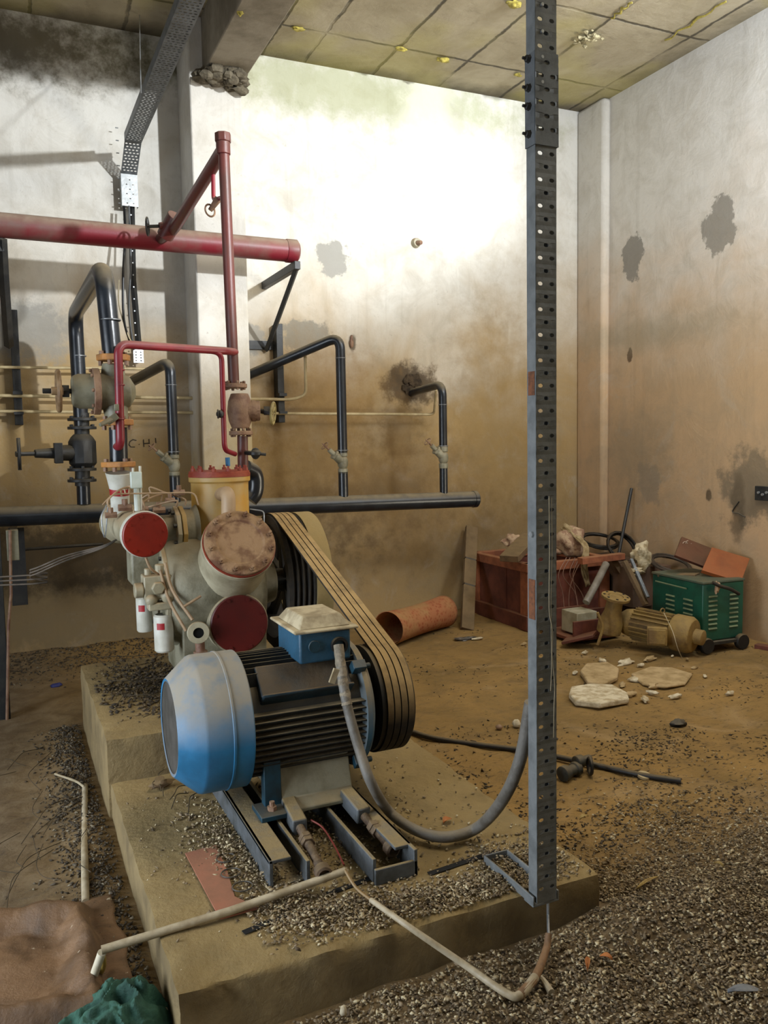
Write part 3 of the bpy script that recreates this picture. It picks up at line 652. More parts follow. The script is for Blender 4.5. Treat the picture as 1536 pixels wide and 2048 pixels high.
# valved branches
def yvalve(t, x, y, z, s=1.0):
    v = B().sph((x, y, z), .040 * s, (1, 1, 1.5), 16).cyl((x, y, z + .045), (x, y, z + .085), .036 * s, n=16).cyl((x, y, z - .085), (x, y, z - .045), .036 * s, n=16)
    d = Vector((-.72, -.1, .62)).normalized(); q = Vector((x, y, z)); v.cyl(q, q + d * .085, .034 * s, .03 * s, 14).cyl(q + d * .08, q + d * .098, .038 * s, n=6).cyl(q + d * .09, q + d * .15, .018 * s, n=10)
    vo = v.obj('valve_body', m_cast, t, bevel=.003)
    B().cyl(q + d * .15, q + d * .20, .007, n=8).lathe([(.03, 0), (.035, .004), (.03, .008), (.025, .004), (.03, 0)], q + d * .19, d, 16, cap=False).box(q + d * .194, (.055, .007, .006), Matrix(frame(d)).transposed()).obj('handwheel', m_brown, vo)
xw = 6.3
def branch(top, elbow_px, wall_pt, vz, r, label, extra=None):
    x = top.x; bot = Vector((x, 5.75, hz(x) + .03))
    t = thing('branch_pipe', label, 'pipe', bot, 'valved branch pipes')
    B().tube([bot, Vector((x, 5.75, vz - .07))], r, 16).obj('lower_pipe', m_black, t)
    B().tube(rounded([Vector((x, 5.75, vz + .07)), top, wall_pt], .10, 8), r, 16).obj('upper_pipe', m_black, t, ang=50)
    yvalve(t, x, 5.75, vz)
    weld(t, Vector((x, 5.75, vz + .09)), (0, 0, 1), r + .004, m_weld); weld(t, Vector((x, 5.75, top.z - .16)), (0, 0, 1), r, m_weld)
    return t
q = P(680, 672, y=5.75); branch(q, None, P(478, 758, y=6.32), P(683, 925, y=5.75).z, .036, 'black branch pipe with angled valve bending back behind the column')
q = P(885, 768, y=5.75); branch(q, None, P(820, 786, y=6.32), P(886, 915, y=5.75).z, .032, 'short black branch pipe with angled valve entering the stained wall hole')
q = P(340, 722, y=5.75); branch(q, None, P(255, 768, y=6.32), P(352, 930, y=5.75).z, .036, 'black branch pipe with angled valve left of the yellow cylinder')
# rag-like mortar around the wall entry
B_ = B()
for i in range(9): B_.sph(P(822 + random.uniform(-14, 16), 765 + random.uniform(-10, 16), y=6.29), random.uniform(.025, .05), (1, .5, 1), 9, .5, seed=i)
tag(B_.obj('pipe_mortar', M('dark_mortar', '4a3c2a', '2e2418', .95, scale=20, bump=.8)), 'dark crumbling mortar around the rightmost branch pipe in the wall', 'mortar')
# large U suction pipe, left
xl, xr, yr = .452, .468, 3.98
lz = P(152, 640, y=5.75).z; rt = P(206, 556, y=4.15)
ul = thing('suction_pipe', 'tall glossy black arched pipe above the black stop valve on the left', 'pipe', (xl, 5.75, 1.1))
B().tube(rounded([P(163, 855, y=5.75), P(150, 628, y=5.75), P(207, 535, y=4.02), P(225, 715, y=4.0)], .15, 10), lambda t: .046 - .003 * t, 22).obj('pipe_run', m_black, ul, ang=50)
weld(ul, P(221, 640, y=4.0), (0, 0, 1), .043, m_weld); weld(ul, P(157, 712, y=5.75), (0, 0, 1), .046, m_weld)
# big black stop valve on the header, wheel to the left
bv = thing('stop_valve', 'black flanged stop valve with side handwheel on the left header branch', 'valve', P(166, 1005, y=5.75))
cx = P(165, 905, y=5.75)
B().cyl(P(168, 1008, y=5.75), P(166, 955, y=5.75), .043, n=18).obj('lower_pipe', m_black, bv)
vb = B().lathe([(.05, -.11), (.07, -.09), (.088, -.07), (.088, .07), (.07, .1), (.05, .12)], cx, (0, 0, 1), 10)
vb.cyl(cx, cx + Vector((-.16, -.05, .0)), .055, .05, 14); vb.box(cx + Vector((-.15, -.05, 0)), (.05, .13, .13)); vb.cyl(cx + Vector((-.17, -.05, 0)), cx + Vector((-.29, -.08, .0)), .035, .026, 12)
vb.obj('valve_body', m_bdull, bv, bevel=.004)
B().cyl(P(163, 826, y=5.75), cx, .047, n=18).cyl(cx, P(165, 972, y=5.75), .047, n=18).obj('neck', m_bdull, bv)
for pz in (838, 855, 938, 960):
    q = P(164, pz, y=5.75); B().lathe([(.045, -.012), (.09, -.012), (.09, .006), (.045, .010)], q, (0, 0, 1), 18).bolts(q + Vector((0, 0, .006)), (0, 0, 1), .074, 6, .011, .014).obj('flange', m_bdull, bv, bevel=.002)
e = cx + Vector((-.29, -.08, .0))
B().cyl(e, e + Vector((-.10, -.03, 0)), .014, n=10).lathe([(.018, 0), (.018, .03)], e + Vector((-.08, -.025, 0)), (-1, -.3, 0), 8).obj('stem', m_bdull, bv)
hwc = e + Vector((-.09, -.028, 0))
B().box(hwc, (.022, .02, .20)).box(hwc, (.022, .12, .02)).tube([hwc + Vector((0, .09 * math.cos(t), .09 * math.sin(t))) for t in [i * math.pi / 12 for i in range(24)]], .009, 8, closed=True).obj('handwheel', m_bdull, bv, bevel=.002)
# suction stop valve: big cream globe valve with brown wheel left
gv = thing('globe_valve', 'big grey-cream globe valve with thin brown handwheel on its left, below the black arch', 'valve', P(235, 850, y=4.0))
vc = P(213, 783, y=4.0)
g_ = B().lathe([(.055, -.15), (.068, -.145), (.078, -.12), (.078, -.07), (.083, -.06), (.083, 0), (.085, .05), (.07, .1), (.03, .125)], vc, (1, 0, 0), 32)
g_.cyl(vc + Vector((.03, 0, 0)), P(226, 728, y=4.0), .062, .048, 20).cyl(vc + Vector((.03, 0, 0)), P(234, 842, y=4.0), .062, .05, 20).obj('valve_body', m_green, gv, bevel=.003)
B().lathe([(.085, 0), (.105, 0), (.105, .03), (.085, .03)], vc + Vector((-.06, 0, 0)), (1, 0, 0), 24).bolts(vc + Vector((-.06, 0, 0)), (-1, 0, 0), .094, 8, .009, .012).obj('bonnet_flange', m_brown, gv, bevel=.003)
B().cyl(vc + Vector((-.14, 0, 0)), vc + Vector((-.27, -.01, 0)), .012, n=10).cyl(vc + Vector((-.16, 0, 0)), vc + Vector((-.20, 0, 0)), .03, n=6).obj('stem', m_bdull, gv)
hw = P(117, 782, y=3.98)
B().tube([hw + Vector((.0, .085 * math.cos(t), .085 * math.sin(t))) for t in [i * math.pi / 16 for i in range(32)]], .011, 10, closed=True).box(hw, (.012, .16, .02)).box(hw, (.012, .02, .16)).cyl(hw - Vector((.03, 0, 0)), hw + Vector((.02, 0, 0)), .018, n=12).obj('handwheel', M('brown_wheel', '8a7050', '6b5238', .5, scale=20, bump=.2), gv, bevel=.002)
def sqflange(t, q, r=.075, h=.028, m_=None, mat_b=None):
    f_ = B().lathe([(r, 0), (r, h)], q, (0, 0, 1), 8); f_ = f_.obj('square_flange', m_ or m_orange, t, bevel=.004); f_['label'] = 'rusty orange square flange'
    B().each_bolt('flange_bolt', m_brown, f_, q + Vector((0, 0, h)), (0, 0, 1), r * .78, 4, .011, .014, .4); B().each_bolt('flange_bolt', m_brown, f_, q, (0, 0, -1), r * .78, 4, .011, .02, .4)
sqflange(gv, P(227, 722, y=4.0) ); sqflange(gv, P(234, 851, y=4.0))
sp_ = pipe('spool_pipe', [P(236, 855, y=4.02), P(238, 930, y=4.03)], .041, m_black, 'short black spool pipe between two orange flanges above the red strainer cover')
sqflange(sp_, P(237, 934, y=4.03), .078, .025)
# red main and its black gibbet
mr0, mr1 = P(-90, 442, y=5.6), P(592, 503, y=5.6)
mr0 = mr1 + (mr0 - mr1) * ((mr1.x + 2.98) / (mr1.x - mr0.x))
rm = pipe('red_main_pipe', [mr0, mr1], .074, m_red, 'thick red pipe high along the back wall, dusty along its top', n=28)
B().lathe([(.077, -.075), (.079, -.07), (.079, 0), (.06, .015), (0, .02)], mr1, (1, 0, 0), 28).obj('end_cap', m_red, rm)
wb = thing('pipe_support', 'black steel wall bracket with a diagonal strut under the right end of the red pipe', 'bracket', P(545, 690, y=6.25))
za = mr1.z - .085
xa = 1.875
B().bb((xa - .02, 5.50, za - .055), (xa + .022, YW, za)).obj('arm', m_bdull, wb, bevel=.003)
B().tube([Vector((xa + .01, 5.52, za - .02)), P(533, 700, y=6.27)], .02, 4).obj('diagonal_strut', m_bdull, wb)
B().bb(P(495, 698, y=6.28), P(545, 683, y=6.30)).obj('wall_stub', m_bdull, wb)
lb = thing('pipe_support', 'black steel hanger at the far left edge below the red pipe', 'bracket', P(10, 690, y=6.0))
B().tube([P(2, 450, y=5.6) + Vector((0, 0, -.08)), P(8, 560, y=5.7), P(18, 692, y=6.1)], .03, 4).obj('diagonal_strut', m_bdull, lb)
B().bb(P(-30, 500, y=5.6), P(5, 480, y=6.3)).obj('arm', m_bdull, lb)
# maroon riser with tee and arm
rz = thing('riser_pipe', 'tall maroon riser pipe standing over the yellow cylinder, with a square cap', 'pipe', P(484, 770, y=4.3))
ry = 4.30
B().tube([P(468, 772, y=ry), P(447, 292, y=ry)], .0285, 18).obj('upright', m_maroon, rz)
tp = P(446, 285, y=ry); 
B().cyl(tp + Vector((0, 0, -.06)), tp + Vector((0, 0, .0)), .036, n=18).obj('tee', m_maroon, rz, bevel=.003)
cpx = B().cyl(tp + Vector((0, 0, .0)), tp + Vector((0, 0, .045)), .042, n=8).obj('square_cap', m_maroon, rz, bevel=.004)
B().tube(rounded([tp + Vector((0, 0, -.035)), P(345, 462, y=5.3), P(318, 480, y=5.58)], .1), .034, 16).obj('arm', m_maroon, rz, ang=50)
# valve on the arm
ha = P(330, 445, y=5.3)
B().cyl(P(352, 432, y=5.25), P(330, 472, y=5.35), .052, n=16).cyl(P(342, 450, y=5.3), P(318, 452, y=5.3), .03, .02, 12).obj('valve_body', m_maroon, rz, bevel=.003)
hwp = P(295, 453, y=5.3)
B().cyl(P(325, 452, y=5.3), hwp, .01, n=8).tube([hwp + Vector((.015 * math.cos(t), .045 * math.cos(t), .052 * math.sin(t))) for t in [i * math.pi / 10 for i in range(20)]], .006, 6, closed=True).box(hwp, (.012, .08, .012)).box(hwp, (.012, .012, .09)).obj('handwheel', m_bdull, rz)
# bypass with little valve high on the riser
B().tube(rounded([P(426, 335, y=4.5), P(427, 400, y=4.5), P(445, 395, y=4.32)], .03), .011, 10).obj('bypass_tube', m_redl, rz)
q = P(420, 421, y=4.42); B().cyl(P(437, 397, y=4.4), q, .019, .012, 10).tube([q + Vector((.03 * math.cos(t), .02 * math.cos(t), .03 * math.sin(t))) for t in [i * math.pi / 8 for i in range(16)]], .005, 6, closed=True).obj('bypass_valve', m_brown, rz)
# brown discharge valve
dv = thing('angle_valve', 'brown bolted discharge valve with spoked handwheel on its right, on the maroon riser', 'valve', P(482, 905, y=4.3))
vc = P(480, 822, y=ry)
v_ = B().lathe([(.045, -.09), (.06, -.05), (.066, 0), (.06, .05), (.045, .09)], vc, (0, 0, 1), 24).cyl(vc, vc + Vector((.10, -.02, 0)), .055, .052, 20)
v_.obj('valve_body', m_brown, dv, bevel=.003)
B().lathe([(.035, 0), (.056, 0), (.056, .02), (.035, .02)], vc + Vector((.06, -.01, 0)), (1, -.2, 0), 20).bolts(vc + Vector((.085, -.015, 0)), (1, -.2, 0), .048, 6, .008, .012).obj('bonnet', m_brown, dv)
for pz, r_ in ((772, .062), (866, .062)):
    q = P(470 if pz < 800 else 482, pz, y=ry); B().lathe([(r_, -.011), (r_, .011)], q, (0, 0, 1), 20).bolts(q + Vector((0, 0, .011)), (0, 0, 1), .048, 6, .009, .014).bolts(q - Vector((0, 0, .011)), (0, 0, -1), .048, 6, .009, .01).obj('flange', m_brown, dv, bevel=.003)
B().cyl(P(485, 872, y=ry), P(486, 935, y=ry), .028, n=16).obj('lower_pipe', m_maroon, dv)
hq = P(546, 827, y=4.22)
B().cyl(vc + Vector((.10, -.02, 0)), hq, .013, n=10).cyl(vc + Vector((.12, -.03, 0)), vc + Vector((.15, -.04, 0)), .026, n=6).obj('stem', m_bdull, dv)
wd = (hq - vc).normalized(); _, wu, ww = frame(wd)
wh = B().tube([hq + wu * .056 * math.cos(t) + ww * .056 * math.sin(t) for t in [i * math.pi / 12 for i in range(24)]], .007, 8, closed=True)
for k in range(4): t = k * math.pi / 4; wh.tube([hq + (wu * math.cos(t) + ww * math.sin(t)) * .055, hq - (wu * math.cos(t) + ww * math.sin(t)) * .055], .005, 6)
wh.obj('handwheel', M('tarnished_wheel', '8d7f4e', '6e6038', .5, scale=20, bump=.2), dv)
sq = P(512, 907, y=4.2)
B().cyl(P(486, 905, y=ry), sq, .012, n=10).sph(sq, .022, (1.3, 1, 1), 10).cyl(sq, P(532, 909, y=4.18), .008, n=8).tube([sq + Vector((.02 * math.cos(t), .01, .026 * math.sin(t))) for t in [i * math.pi / 8 for i in range(16)]], .005, 6, closed=True).obj('drain_cock', m_bdull, dv)
# thin red loop from the riser to the suction side
rl = pipe('red_loop_pipe', [P(470, 704, y=ry), P(452, 702, y=4.12), P(236, 688, y=3.9), P(241, 893, y=3.93), P(232, 893, y=4.02)], .019, m_redl, 'slim red pipe bending across from the riser and down past the cream globe valve', bend=.05)
for py_ in (740, 770, 838): weld(rl, P(239, py_, y=3.915), (0, 0, 1), .0195, m_redl)
rl2 = pipe('red_equaliser_pipe', [P(395, 698, y=4.08), P(443, 706, y=4.1), P(449, 900, y=4.16), P(470, 908, y=4.27)], .013, m_redl, 'thin bright red pipe running down just left of the brown discharge valve', bend=.04)
B().cyl(P(455, 915, y=4.2), P(456, 932, y=4.2), .012, n=12).obj('blue_cap', M('blue_cap', '2c6b9c', bump=0), rl2)
q = P(440, 828, y=4.12); B().sph(q, .02, (1, 1, 1), 10).tube([q + Vector((-.01 + .004 * math.cos(t), .02 * math.cos(t), .02 * math.sin(t))) for t in [i * math.pi / 8 for i in range(16)]], .004, 6, closed=True).obj('small_valve', m_bdull, rl2)
q = P(224, 838, y=3.9); B().cyl(q, P(200, 850, y=3.85), .014, .009, 10).box(P(233, 815, y=3.88), (.02, .02, .03)).box(q, (.055, .03, .03), RY(-.6)).obj('check_valve', m_green, rl, bevel=.003)
# cream thin lines along the wall
m_line = M('cream_tube', 'b3a27c', '9c8b66', .6, scale=12, bump=.1)
pipe('wall_tube', [LX(P(-60, 739, y=6.18)), P(300, 738, y=6.18)], .010, m_line, 'thin cream tube on the left wall, topmost of the three', group='thin cream tubes on the back wall', n=8)
pipe('wall_tube', [LX(P(-60, 783, y=6.18)), P(585, 799, y=6.18), P(612, 790, y=6.15), P(610, 700, y=6.0)], .012, m_line, 'thin cream wall tube bending up to a black branch pipe, middle of the three', bend=.05, group='thin cream tubes on the back wall', n=8)
pipe('wall_tube', [LX(P(-60, 814, y=6.18)), P(868, 829, y=6.18), P(872, 780, y=5.95)], .011, m_line, 'thin cream wall tube ending at the rightmost branch pipe, lowest of the three', bend=.05, group='thin cream tubes on the back wall', n=8)
for (a, c, lb_) in (((557, 648), (568, 845), 'black slotted bar upright on the wall right of the maroon riser'), ((26, 620), (38, 850), 'black slotted bar upright on the wall at the far left')):
    p0 = P(*a, y=6.22); p1 = P(*c, y=6.22); u = thing('wall_bar', lb_, 'bar', p1, 'wall mounting bars')
    B().bb((p0.x - .026, 6.20, p1.z), (p0.x + .026, YW, p0.z)).obj('bar', m_bdull, u, bevel=.003)
    B().bb((p0.x - .03, 6.15, P(560, 790, y=6.2).z - .01), (p0.x + .03, 6.21, P(560, 790, y=6.2).z + .012)).obj('clip', m_bdull, u); B().bb((p0.x - .03, 6.15, P(560, 825, y=6.2).z - .01), (p0.x + .03, 6.21, P(560, 825, y=6.2).z + .008)).obj('clip', m_bdull, u)
# short wall stub behind compressor at right of the head and small ledge
# dark plate/duct seen right of the yellow cylinder
# black pipe elbow behind the yellow cylinder
pipe('black_elbow_pipe', [P(500, 1000, y=4.6), P(512, 985, y=4.6), P(512, 945, y=4.6), P(490, 935, y=4.55)], .045, m_black, 'black pipe elbow just behind and right of the yellow cylinder', bend=.08)
# ================================================================ perforated steel
def perf(b, o, u, v, w, h, holes):
    """plate spanned by unit vectors u (width w) and v (height h) from corner o; holes: (cu, cv, ru, rv), one or more per row, rows not overlapping"""
    o, u, v = Vector(o), Vector(u), Vector(v)
    rows = {}
    for c in holes: rows.setdefault(round(c[1], 4), []).append(c)
    ys = sorted(rows); n = 10
    quad = lambda p: b.m.faces.new([b.m.verts.new(o + u * a + v * c) for a, c in p])
    prev = 0.0
    for i, y in enumerate(ys):
        rv = rows[y][0][3]; lo, hi = y - rv * 1.25, y + rv * 1.25
        if lo > prev + 1e-5: quad([(0, prev), (w, prev), (w, lo), (0, lo)])
        cs = sorted(rows[y]); xs = [0] + [(cs[k][0] + cs[k + 1][0]) / 2 for k in range(len(cs) - 1)] + [w]
        for k, (cu, cv, ru, rv_) in enumerate(cs):
            xa, xb = xs[k], xs[k + 1]
            inn = [(cu + ru * math.cos(t), cv + rv_ * math.sin(t)) for t in [2 * math.pi * j / 8 + math.pi / 8 for j in range(8)]]
            out = []
            for j in range(8):
                t = 2 * math.pi * j / 8 + math.pi / 8; cx_, sy_ = math.cos(t), math.sin(t)
                if abs(cx_) > abs(sy_): out.append((xb if cx_ > 0 else xa, hi if sy_ > 0 else lo))
                else: out.append((cu + (xb - cu) * .5 if cx_ > 0 else cu - (cu - xa) * .5, hi if sy_ > 0 else lo))
            vi = [b.m.verts.new(o + u * p + v * q) for p, q in inn]; vo = [b.m.verts.new(o + u * p + v * q) for p, q in out]
            for j in range(8): b.m.faces.new((vi[j], vi[(j + 1) % 8], vo[(j + 1) % 8], vo[j]))
        prev = hi
    if prev < h - 1e-5: quad([(0, prev), (w, prev), (w, h), (0, h)])
    return b
def slots(w, h, pitch, ru=.0085, rv=.0056, off=.0185):
    out = []; y = pitch * .6
    while y < h - pitch * .5:
        out += [(w / 2 - off, y, ru, rv), (w / 2 + off, y, ru, rv), (w / 2, y + pitch / 2, ru, rv)]; y += pitch
    return out
m_post = M('galvanised_post', '767a7b', '636768', .5, .15, scale=16, bump=.2, dust=.3, dc='7d735e', dr=(.5, 1))
m_tray = M('galvanised_tray', '6d7276', '5a5e60', .5, .4, scale=20, bump=.1)
m_rustp = M('rust_patch', '7b4a2c', '5d3a25', .8, scale=60, bump=.5)
px0, pw, pd, py = 1.318, .066, .04, 1.90
pb = P(1093, 1802, y=py).z
post = thing('perforated_post', 'tall galvanised perforated steel post standing on the right end of the concrete pad', 'post', (px0 + pw / 2, py, .165))
H_ = ZC - pb
b = B(); perf(b, (px0, py, pb), (1, 0, 0), (0, 0, 1), pw, H_, slots(pw, H_, .068))
q = lambda *p: b.m.faces.new([b.m.verts.new(v) for v in p])
q((px0, py, pb), (px0, py + pd, pb), (px0, py + pd, ZC), (px0, py, ZC)); q((px0 + pw, py, pb), (px0 + pw, py + pd, pb), (px0 + pw, py + pd, ZC), (px0 + pw, py, ZC))
q((px0, py + pd, pb), (px0 + .012, py + pd, pb), (px0 + .012, py + pd, ZC), (px0, py + pd, ZC)); q((px0 + pw, py + pd, pb), (px0 + pw - .012, py + pd, pb), (px0 + pw - .012, py + pd, ZC), (px0 + pw, py + pd, ZC))
bmesh.ops.remove_doubles(b.m, verts=b.m.verts, dist=1e-5); b.obj('channel', m_post, post, flat=True, solid=.0022)
# splice plate near the top, its bolts
z0, z1 = P(1090, 292, y=py).z, P(1090, 106, y=py).z; e = .004
b = B(); perf(b, (px0 - e, py - e, z0), (1, 0, 0), (0, 0, 1), pw + 2 * e, z1 - z0, [(c[0] + e, c[1], c[2] * 1.1, c[3] * 1.1) for c in slots(pw, z1 - z0, .068)])
q((px0 - e, py - e, z0), (px0 - e, py + pd, z0), (px0 - e, py + pd, z1), (px0 - e, py - e, z1)); q((px0 + pw + e, py - e, z0), (px0 + pw + e, py + pd, z0), (px0 + pw + e, py + pd, z1), (px0 + pw + e, py - e, z1))
bmesh.ops.remove_doubles(b.m, verts=b.m.verts, dist=1e-5); b.obj('splice_plate', m_tray, post, flat=True, solid=.003)
for pz in (120, 178, 215, 270):
    c = P(1068, pz, y=py + .02); c.x = px0 - e; B().lathe([(.012, 0), (.009, .006), (.009, .012), (.004, .013), (.004, .022)], c, (-1, 0, 0), 6).obj('bolt', m_bdull, post)
for pz, s in ((10, 0), (64, 0), (115, 0), (165, 0)):
    c = P(1083, pz, y=py); B().cyl(c, c + Vector((0, -.006, 0)), .0045, n=8).obj('stud', m_zinc, post)
for (a, c, x_) in ((1160, 1240, 0), (742, 790, 0)):
    za, zb = P(1078, c, y=py).z, P(1078, a, y=py).z
    B().bb((px0 - .0022, py + .004, za), (px0 - .001, py + pd - .006, zb)).obj('rust_patch', m_rustp, post)
c = P(1078, 1068, y=py + .018); c.x = px0; B().hexn(c, (-1, 0, 0), .009, .007).obj('bolt', m_zinc, post)
# foot: slotted arm lying on the pad toward the wall, with small gusset
b = B(); ya = 2.175
for xx in (px0 - .012, px0 + pw + .006):
    b.bb((xx, py + .002, .165), (xx + .006, ya, .192))
b.bb((px0 - .012, ya - .006, .165), (px0 + pw + .012, ya, .192)); b.bb((px0 - .012, py + .002, .16), (px0 + pw + .012, py + .05, .166)); b.obj('foot_frame', m_post, post, bevel=.002)
# pale strings hanging in front of and beside the post
m_string = M('pale_string', 'b5a88c', '9c8f72', .8, bump=0)
def wire(name, pts, r, m_, label, cat='wire', n=6, seg=6, group=None): 
    o = B().tube(spline(pts, seg), r, n).obj(name, m_, ang=60); return tag(o, label, cat, group)
yy = py - .006
wire('string', [P(1098, 992, y=yy), P(1099, 1100, y=yy), P(1098, 1190, y=yy), P(1099, 1230, y=yy), P(1105, 1262, y=yy), P(1104, 1310, y=yy), P(1109, 1370, y=yy), P(1108, 1410, y=yy), P(1107, 1475, y=yy)], .0010, m_string, 'long pale string hanging down the perforated front of the steel post', 'string')
wire('string', [P(1103, 995, y=yy), P(1104, 1100, y=yy), P(1102, 1210, y=yy), P(1103, 1330, y=yy), P(1101, 1382, y=yy)], .0008, m_string, 'shorter pale string tangled beside the long one on the steel post', 'string')
wire('wire', [P(1064, 300, y=1.935), P(1066, 700, y=1.935), P(1064, 1200, y=1.935), P(1066, 1420, y=1.935), P(1074, 1560, y=1.93)], .0022, M('tan_wire', 'a08f74', bump=0), 'thin tan wire running down the left edge of the steel post')
# ================================================================ ceiling tray and drop to the wall
tz = 3.53
tr = thing('cable_tray', 'perforated grey cable tray running overhead toward the back wall and dropping down it', 'cable tray', P(250, 410, y=6.1))
ax, bx_ = P(247, 300, z=tz), P(385, 0, z=tz)
xa, xb = .835, .945
yA = 5.95; yB = 2.4
b = B(); w = xb - xa; L = yA - yB; hs = []; k = 0; y = .03
while y < L - .02:
    for j in range(4): hs.append((.018 + j * .0245 + (.004 if k % 2 else -.004), y, .0085, .0062))
    y += .026; k += 1
perf(b, (xa, yB, tz), (1, 0, 0), (0, 1, 0), w, L, hs)
q((xa, yB, tz), (xa, yA, tz), (xa, yA, tz + .05), (xa, yB, tz + .05)); q((xb, yB, tz), (xb, yA, tz), (xb, yA, tz + .05), (xb, yB, tz + .05))
b.obj('tray_run', m_tray, tr, flat=True, solid=.002)
# slope then vertical drop
p1 = Vector((xa, yA, tz)); p2 = Vector((xa, 6.2, tz - .14)); d = (p2 - p1)
b = B(); hs = []; y = .02; k = 0
while y < d.length - .01:
    for j in range(4): hs.append((.018 + j * .0245 + (.004 if k % 2 else -.004), y, .0085, .0062))
    y += .026; k += 1
perf(b, p1, (1, 0, 0), d.normalized(), w, d.length, hs); b.obj('tray_slope', m_tray, tr, flat=True, solid=.002)
zb_ = P(255, 412, y=6.2).z
b = B(); hs = []; y = .02; k = 0; L = p2.z - zb_
while y < L - .01:
    hs += [(.035 + (.022 if k % 2 else 0), y, .006, .004), (.035 + .044 * 1, y, .006, .004)] if k % 2 == 0 else [(.057, y, .006, .004)]
    y += .032; k += 1
perf(b, (xa, 6.2, zb_), (1, 0, 0), (0, 0, 1), w, L, hs)
for xx in (xa, xb): q((xx, 6.2, zb_), (xx, 6.26, zb_), (xx, 6.26, p2.z + .02), (xx, 6.2, p2.z + .02))
b.obj('drop_cover', M('bright_tray', 'b4b9bc', '9fa4a6', .4, .3, scale=20, bump=.1), tr, flat=True, solid=.002)
for k in range(7): c = Vector((xa - .002, 6.22, zb_ + .02 + k * .085)); B().cyl(c, c + Vector((-.02, 0, 0)), .004, n=6).obj('bolt', m_zinc, tr)
# black slotted channel under the cover with cables
zc2 = P(280, 725, y=6.22).z
b = B(); xs = P(272, 560, y=6.22).x
b.tube([P(263, 412, y=6.24), P(266, 560, y=6.24), P(280, 722, y=6.24)], .022, 4)
b.obj('lower_channel', m_bdull, tr)
for k in range(12): c = P(262 + (k * .9), 430 + k * 24, y=6.21); B().cyl(c, c + Vector((0, -.004, 0)), .005, n=8).obj('slot_rivet', m_zinc, tr)
b = B(); z0 = P(275, 700, y=6.2); perf(b, z0 + Vector((-.03, 0, -.09)), (1, 0, 0), (0, 0, 1), .07, .10, [(.018 + .034 * (j % 2), .015 + .02 * (j // 2), .006, .004) for j in range(8)]); b.obj('end_plate', m_zinc, tr, flat=True, solid=.002)
m_cable = M('black_cable', '111214', '1b1c1e', .4, scale=20, bump=0)
wire('cable', [P(248, 412, y=6.15), P(250, 470, y=6.12), P(246, 560, y=6.08), P(248, 640, y=6.1), P(262, 690, y=6.15)], .009, m_cable, 'black cable bulging left beside the black slotted channel on the wall', 'cable')
wire('cable', [P(258, 412, y=6.14), P(262, 520, y=6.1), P(258, 620, y=6.12), P(268, 700, y=6.18)], .007, M('grey_cable', '55585a', bump=0), 'grey cable hanging along the black slotted channel on the wall', 'cable')
wire('cable', [P(238, 560, y=6.1), P(238, 610, y=6.1), P(256, 670, y=6.12), P(268, 690, y=6.15)], .005, m_string, 'thin pale cable curving beside the black arched pipe', 'cable')
wire('ceiling_wire', [P(279, 30, z=4.39), P(280, 100, y=4.9), P(282, 186, y=4.7)], .003, m_zinc, 'thin straight hanging wire left of the overhead cable tray')
# ================================================================ conduits and cables on the floor
m_cond = M('grey_conduit', '6b6862', '545049', .5, scale=14, bump=.3, dust=.7, dc='83755c', dr=(.1, .9))
ys = lambda t: 2.64 + (1.96 - 2.64) * t
pth = [P(677, 1290, y=2.64), P(683, 1345, y=2.60), P(694, 1410, y=2.56), P(716, 1490, y=2.52), P(742, 1565, y=2.46), P(780, 1625, z=.215), P(835, 1662, z=.20), P(895, 1674, z=.20), P(955, 1655, z=.215), P(1005, 1600, y=2.10), P(1040, 1520, y=2.02), P(1062, 1405, y=1.965)]
gc = thing('flexible_conduit', 'thick grey conduit looping from the motor terminal box to the steel post', 'conduit', pth[0])
B().tube(spline(pth, 8), lambda t: .0165 + .0025 * t, 16).obj('conduit_run', m_cond, gc, ang=60)
tp_ = B().tube(spline(pth[0:3], 6), lambda t: .0178 + .0015 * math.sin(t * 40), 14); tp_.obj('tape_wrap', M('crumpled_tape', '8f8470', '6b6252', .45, scale=30, bump=.8), gc, ang=60)
B().box(P(668, 1352, y=2.56), (.02, .01, .05), RY(.4)).obj('loose_tape', m_lid, gc)
m_pvc = M('dirty_pvc', 'b7ab92', '94866b', .5, scale=14, bump=.2, con=(.38, .6))
zpv = .0
p_a, p_b = P(203, 1900, z=.165), P(690, 1742, z=.222)
o = B().tube([p_a, p_a.lerp(p_b, .5) + Vector((0, 0, -.008)), p_b], .0115, 14).tube([p_b, p_b + (p_b - p_a).normalized() * .012], lambda t: .0115 * (1 - t) + .001, 14).obj('plastic_conduit', m_pvc, ang=60); tag(o, 'straight dirty white plastic conduit lying across the left edge of the pad', 'conduit')
o = B().tube([P(204, 1905, z=.155), P(188, 1950, z=.08), P(172, 1988, z=.02)], .0115, 12).obj('plastic_conduit', M('clean_pvc', 'd5cfbb', 'bdb397', .45, bump=.1), ang=60); tag(o, 'short broken white plastic conduit above the green cloth', 'conduit')
o = B().tube(spline([P(205, 1908, z=.13), P(206, 1935, z=.08), P(190, 1960, z=.02)], 5), .008, 8).obj('plastic_strip', M('yellow_pvc', 'b59a4a', '8f7a3a', .5, bump=.2), ang=60); tag(o, 'yellowish split plastic strip under the broken conduit', 'strip')
o = B().tube([P(170, 1572, z=.03), P(169, 1700, z=.03), P(171, 1805, z=.03)], .0125, 12).obj('plastic_conduit', m_pvc, ang=60); tag(o, 'dirty white plastic conduit lying along the left side of the pad', 'conduit')
wire('cable', [P(168, 1574, z=.04), P(150, 1562, z=.05), P(110, 1548, z=.02)], .005, m_string, 'thin pale cable leaving the far end of the left conduit', 'cable')
